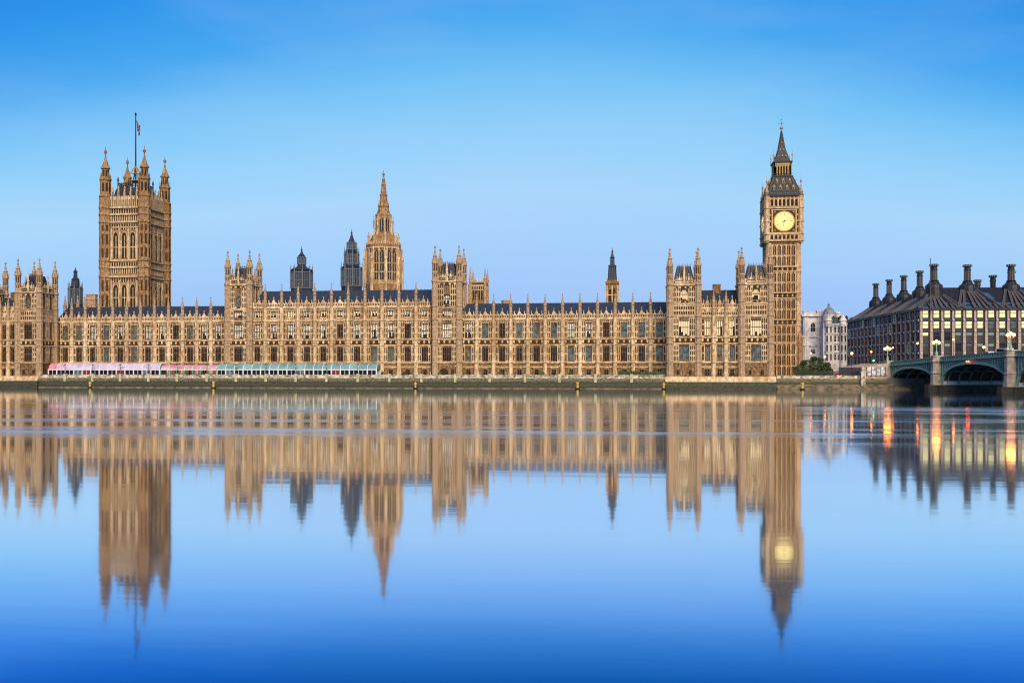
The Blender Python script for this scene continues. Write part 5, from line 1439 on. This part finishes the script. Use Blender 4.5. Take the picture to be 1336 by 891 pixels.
        slab(d, -.12, .45, .95, 1.15, 1); slab(d2, Wd-.45, Wd+.12, .95, 1.15, 1)
    q = -5
    while q < 244:
        z = D(max(q, 0)); d.box(q-.09, q+.09, -.04, .045, z, z+.95, 1); q += 1.15
    put('deck', b, [ROAD, GRANITE], r_, True); put('cornice', c, BGL, r_, True); put('cornice', c2, BGL, r_, True); put('parapet', d, [BG, BGL], r_, True); put('parapet', d2, [BG, BGL], r_, True)
    # piers
    for i, q in enumerate(piers):
        b = MB(); z = D(q)
        if i == 0:
            b.box(-2.2, .6, -.6, Wd+.6, -1, 8.1-.32); w_ = MB(); w_.box(.601, .72, .95, Wd-.9, 1.6, 4.6); put('pier_wall', w_, PWALL, r_, True); b.box(-1.3, .75, -1.1, .9, 2.2, z+.4); b.box(-1.45, .9, -1.25, 1.0, z+.4, z+1.5)
        else:
            b.box(q-PW+.1, q+PW-.1, 0.0, Wd, 4.2, z-1.0); w_ = MB(); w_.box(q-PW, q+PW, .9, Wd-.9, 1.91, 4.19); put('pier_wall', w_, PWALL, r_, True)
            for y0, sgn in ((0, -1), (Wd, 1)):
                b.lathe(q, y0+sgn*.3, [(1.9, 1.9), (2.6, 1.75), (5.2, 1.6), (5.3, 1.85), (5.6, 1.85), (5.7, 1.55), (z-.4, 1.5), (z-.3, 1.85), (z+.1, 1.85), (z+.2, 1.55), (z+1.25, 1.55), (z+1.3, 1.75), (z+1.55, 1.75)], 8)
        put('pier', b, PST, r_, True)
        if i:
            b = MB(); b.box(q-2.6, q+2.6, -1.2, Wd+1.2, -1, 1.9); b.lathe(q, -1.2, [(-1, 2.6), (1.9, 2.6)], 8); put('pier_foundation', b, WETS, r_, True)
    RED = mat('red_navigation_light', (.8, .05, .02), .4, emit=(1, .06, .02), es=22)
    for dq in (-.45, .45):
        b = MB(); qq = 42.6+dq; b.ball(qq, -.4, D(42.6)-.85, .2); put('navigation_light', b, RED, r_, True)
    return D
D_ = bridge()
def bridge_pt(q, y, z):
    v = Matrix.Rotation(A_ANG, 4, 'Z') @ Vector((q, y, 0)); return (AX+v.x, AY+v.y, z)
def triple_lamp(q, label, y=-.3):
    z = D_(max(q, 0))+2.2; r_ = root('bridge_lamp', bridge_pt(q, y, z), label, 'street lamp', 'ornate lamps on the bridge')
    b = MB(); b.lathe(0, 0, [(0, .35), (.4, .35), (.6, .18), (1.5, .14), (1.6, .24), (1.7, .12), (3.2, .09)], 8)
    b.lathe(0, 0, [(-.7, .42), (0, .4)], 8)
    b.bar((-.75, 0, 2.5), (.75, 0, 2.5), .09); b.bar((-.75, 0, 2.5), (-.75, 0, 2.9), .08); b.bar((.75, 0, 2.5), (.75, 0, 2.9), .08)
    put('post', b, BGL, r_, True)
    for x, zz in ((-.75, 3.25), (0, 3.65), (.75, 3.25)):
        b = MB(); b.ball(x, 0, zz, .42, 0, 10); b.lathe(x, 0, [(zz+.3, .2), (zz+.45, .12), (zz+.7, .02)], 6, 1); put('globe', b, [LAMPW, BGL], r_, True)
triple_lamp(-.5, 'triple-globe lamp on the bridge end beside the stone abutment')
triple_lamp(27.2, 'triple-globe lamp on the first bridge pier')
triple_lamp(61, 'brightest triple-globe lamp, on the second bridge pier near the right edge')
def street_lamp(px, py, Y, zg, label, r=.32, emis=None, short=False):
    X = at(px, Y); z = zat(py, px, Y)
    r_ = root('street_lamp', (X, Y, zg), label, 'street lamp', 'lit street lamps behind the embankment')
    b = MB(); b.lathe(0, 0, [(0, .22), (.5, .2), (.7, .1), (z-zg-r, .07)], 8); put('post', b, BLACK, r_, True)
    b = MB(); b.ball(0, 0, z-zg, r, 0, 10); b.lathe(0, 0, [(z-zg+r*.8, r*.7), (z-zg+r*1.5, .04)], 6, 1); put('globe', b, [emis or LAMPW, BLACK], r_, True)
LAMPM = mat('soft_warm_lamp', (1, .8, .5), .4, emit=(1.0, .2, .03), es=20)
street_lamp(1058, 461, 20, 3.7, 'small pinkish lit lamp behind the bushy tree, before the white building', .26, LAMPM)
street_lamp(1076.5, 465.5, 16, 3.7, 'small lit lamp just above the right side of the bushy tree', .28, LAMPM)
street_lamp(1111.3, 461, 0, 3.7, 'bright lit street lamp before the left end of the dark office block', .42)
street_lamp(1136.7, 459, 4, 3.7, 'smaller lit street lamp between two brighter ones before the office block', .26)
street_lamp(1165, 453.5, 20, 5, 'reddish lit lamp just right of the bridge-end lamp', .28, LAMPM)
street_lamp(1197, 448, 30, 5, 'lit lamp before the corner of the dark office block', .36)
street_lamp(1244, 443, 40, 5, 'lit lamp high against the lit face of the office block', .34)
street_lamp(1283.5, 453, 14, 5, 'lit lamp above the crown of the second bridge arch', .42)
# raised road behind the embankment and its stone retaining wall with a hoarding
xa, xb = at(1123, -5), AX-.8
b = MB(); b.add([(xa, -7.3, 3.7), (xb, -7.3, 3.7), (xb, 30, 3.7), (xa, 30, 3.7), (xa, -7.3, 7.2), (xb, -7.3, 8.6), (xb, 30, 8.6), (xa, 30, 7.2)],
            [(0, 1, 5, 4), (1, 2, 6, 5), (2, 3, 7, 6), (3, 0, 4, 7), (4, 5, 6, 7)])
tag(put('road', b, PST), kind='structure', label='raised road approach behind the stone wall at the bridge end')
b = MB(); b.box(AX+.5, AX+150, 6, 50, 2, 8.0); tag(put('road', b, ROAD), kind='structure')
hd = root('hoarding', (at(1143, -7.6), -7.45, 3.7), 'white painted hoarding with grey scribbled pattern beside the bridge abutment', 'hoarding')
SCR = mat('scribbled_white_panel', (.55, .56, .62), .7, var=.75, vscale=1.1, col2=(.16, .18, .25))
x0, x1 = at(1131, -7.5), at(1155, -7.5)
b = MB(); b.box(x0, x1, -7.6, -7.45, 4.5, 7.3); put('panel', b, SCR, hd)
b = MB()
for i in range(5): x = x0+(x1-x0)*i/4; b.box(x-.08, x+.08, -7.66, -7.6, 4.3, 7.4)
put('posts', b, BLACK, hd)
# stone post and steps at the end of the low wall
b = MB(); X = at(1126, -8.4); b.cbox(X, -8.4, 1.5, 1.5, 0, 5.6); b.cbox(X, -8.4, 1.8, 1.8, 5.6, 5.9); b.lathe(X, -8.4, [(5.9, .5), (6.6, .6), (7.2, .3), (7.5, .1)], 8)
tag(put('stone_post', b, GRANITE), 'stone gate post with round cap where the low wall meets the bridge wall', 'post')
# vehicles on the bridge
def vehicle(q, y, L, H, label, cat, body, name):
    z = D_(q)+.0; r_ = root(name, bridge_pt(q, y, z), label, cat, rz=A_ANG)
    b = MB(); prof = [(-L/2, .35), (L/2, .35), (L/2, H*.55), (L/2-.25, H*.95), (L/2-.5, H), (-L/2+.3, H), (-L/2, H*.9)] if cat == 'van' else [(-L/2, .3), (L/2, .3), (L/2, H*.55), (L/2-1.0, H*.62), (L/2-1.7, H), (-L/2+.9, H), (-L/2+.1, H*.62)]
    b.extr(prof, -.95, .95); put('body', b, body, r_, True)
    b = MB(); b.box(-L/2+.7, L/2-1.5, -.97, -.951, H*.6, H*.9); b.box(-L/2+.7, L/2-1.5, .951, .97, H*.6, H*.9); put('windows', b, G_DARK, r_, True)
    for x in (-L/2+.9, L/2-.9):
        for yy in (-.9, .9):
            b = MB(Matrix.Translation((x, yy, .34)) @ Matrix.Rotation(pi/2, 4, 'X')); b.lathe(0, 0, [(-.1, .33), (.1, .33)], 14); put('wheel', b, BLACK, r_, True)
vehicle(44, 5.4, 4.4, 1.95, 'small pale car on the bridge above the second arch', 'car', mat('pale_car_paint', (.5, .5, .55), .3), 'car')
vehicle(50.5, 5.4, 5.4, 2.5, 'white van on the bridge just left of the second pier lamp', 'van', mat('white_van_paint', (.7, .66, .66), .35), 'van')
X = at(1093.5, 5); r_ = root('car', (X, 5, 3.7), 'dark car with red tail lamps behind the railings, right of the bushy tree', 'car')
b = MB(Matrix.Rotation(pi/2, 4, 'Z')); b.extr([(-2.1, .35), (2.1, .35), (2.1, .85), (1.1, .95), (.5, 1.5), (-1.3, 1.5), (-2.0, .95)], -.9, .9); put('body', b, mat('dark_car_paint', (.03, .03, .04), .3), r_, True)
TAIL = mat('tail_lamp', (.6, .03, .02), .4, emit=(1, .10, .03), es=10)
for x in (-.65, .65): b = MB(); b.ball(x, -2.1, .85, .17); put('tail_lamp', b, TAIL, r_, True)
for x in (-.9, .9):
    for y in (-1.3, 1.3): b = MB(Matrix.Translation((x, y, .33)) @ Matrix.Rotation(pi/2, 4, 'Y')); b.lathe(0, 0, [(-.1, .33), (.1, .33)], 14); put('wheel', b, BLACK, r_, True)
# traffic light
X = at(1139.5, 2); r_ = root('traffic_light', (X, 2, 7.8), 'traffic light showing green at the bridge approach', 'traffic light')
b = MB(); b.lathe(0, 0, [(0, .1), (1.3, .08)], 8); put('pole', b, BLACK, r_, True)
b = MB(); b.cbox(0, 0, .7, .4, 1.3, 2.9); put('housing', b, BLACK, r_, True)
b = MB(); b.ball(0, -.22, 1.65, .3); put('green_lamp', b, mat('green_signal', (.05, .6, .3), .4, emit=(.1, 1, .35), es=6), r_, True)
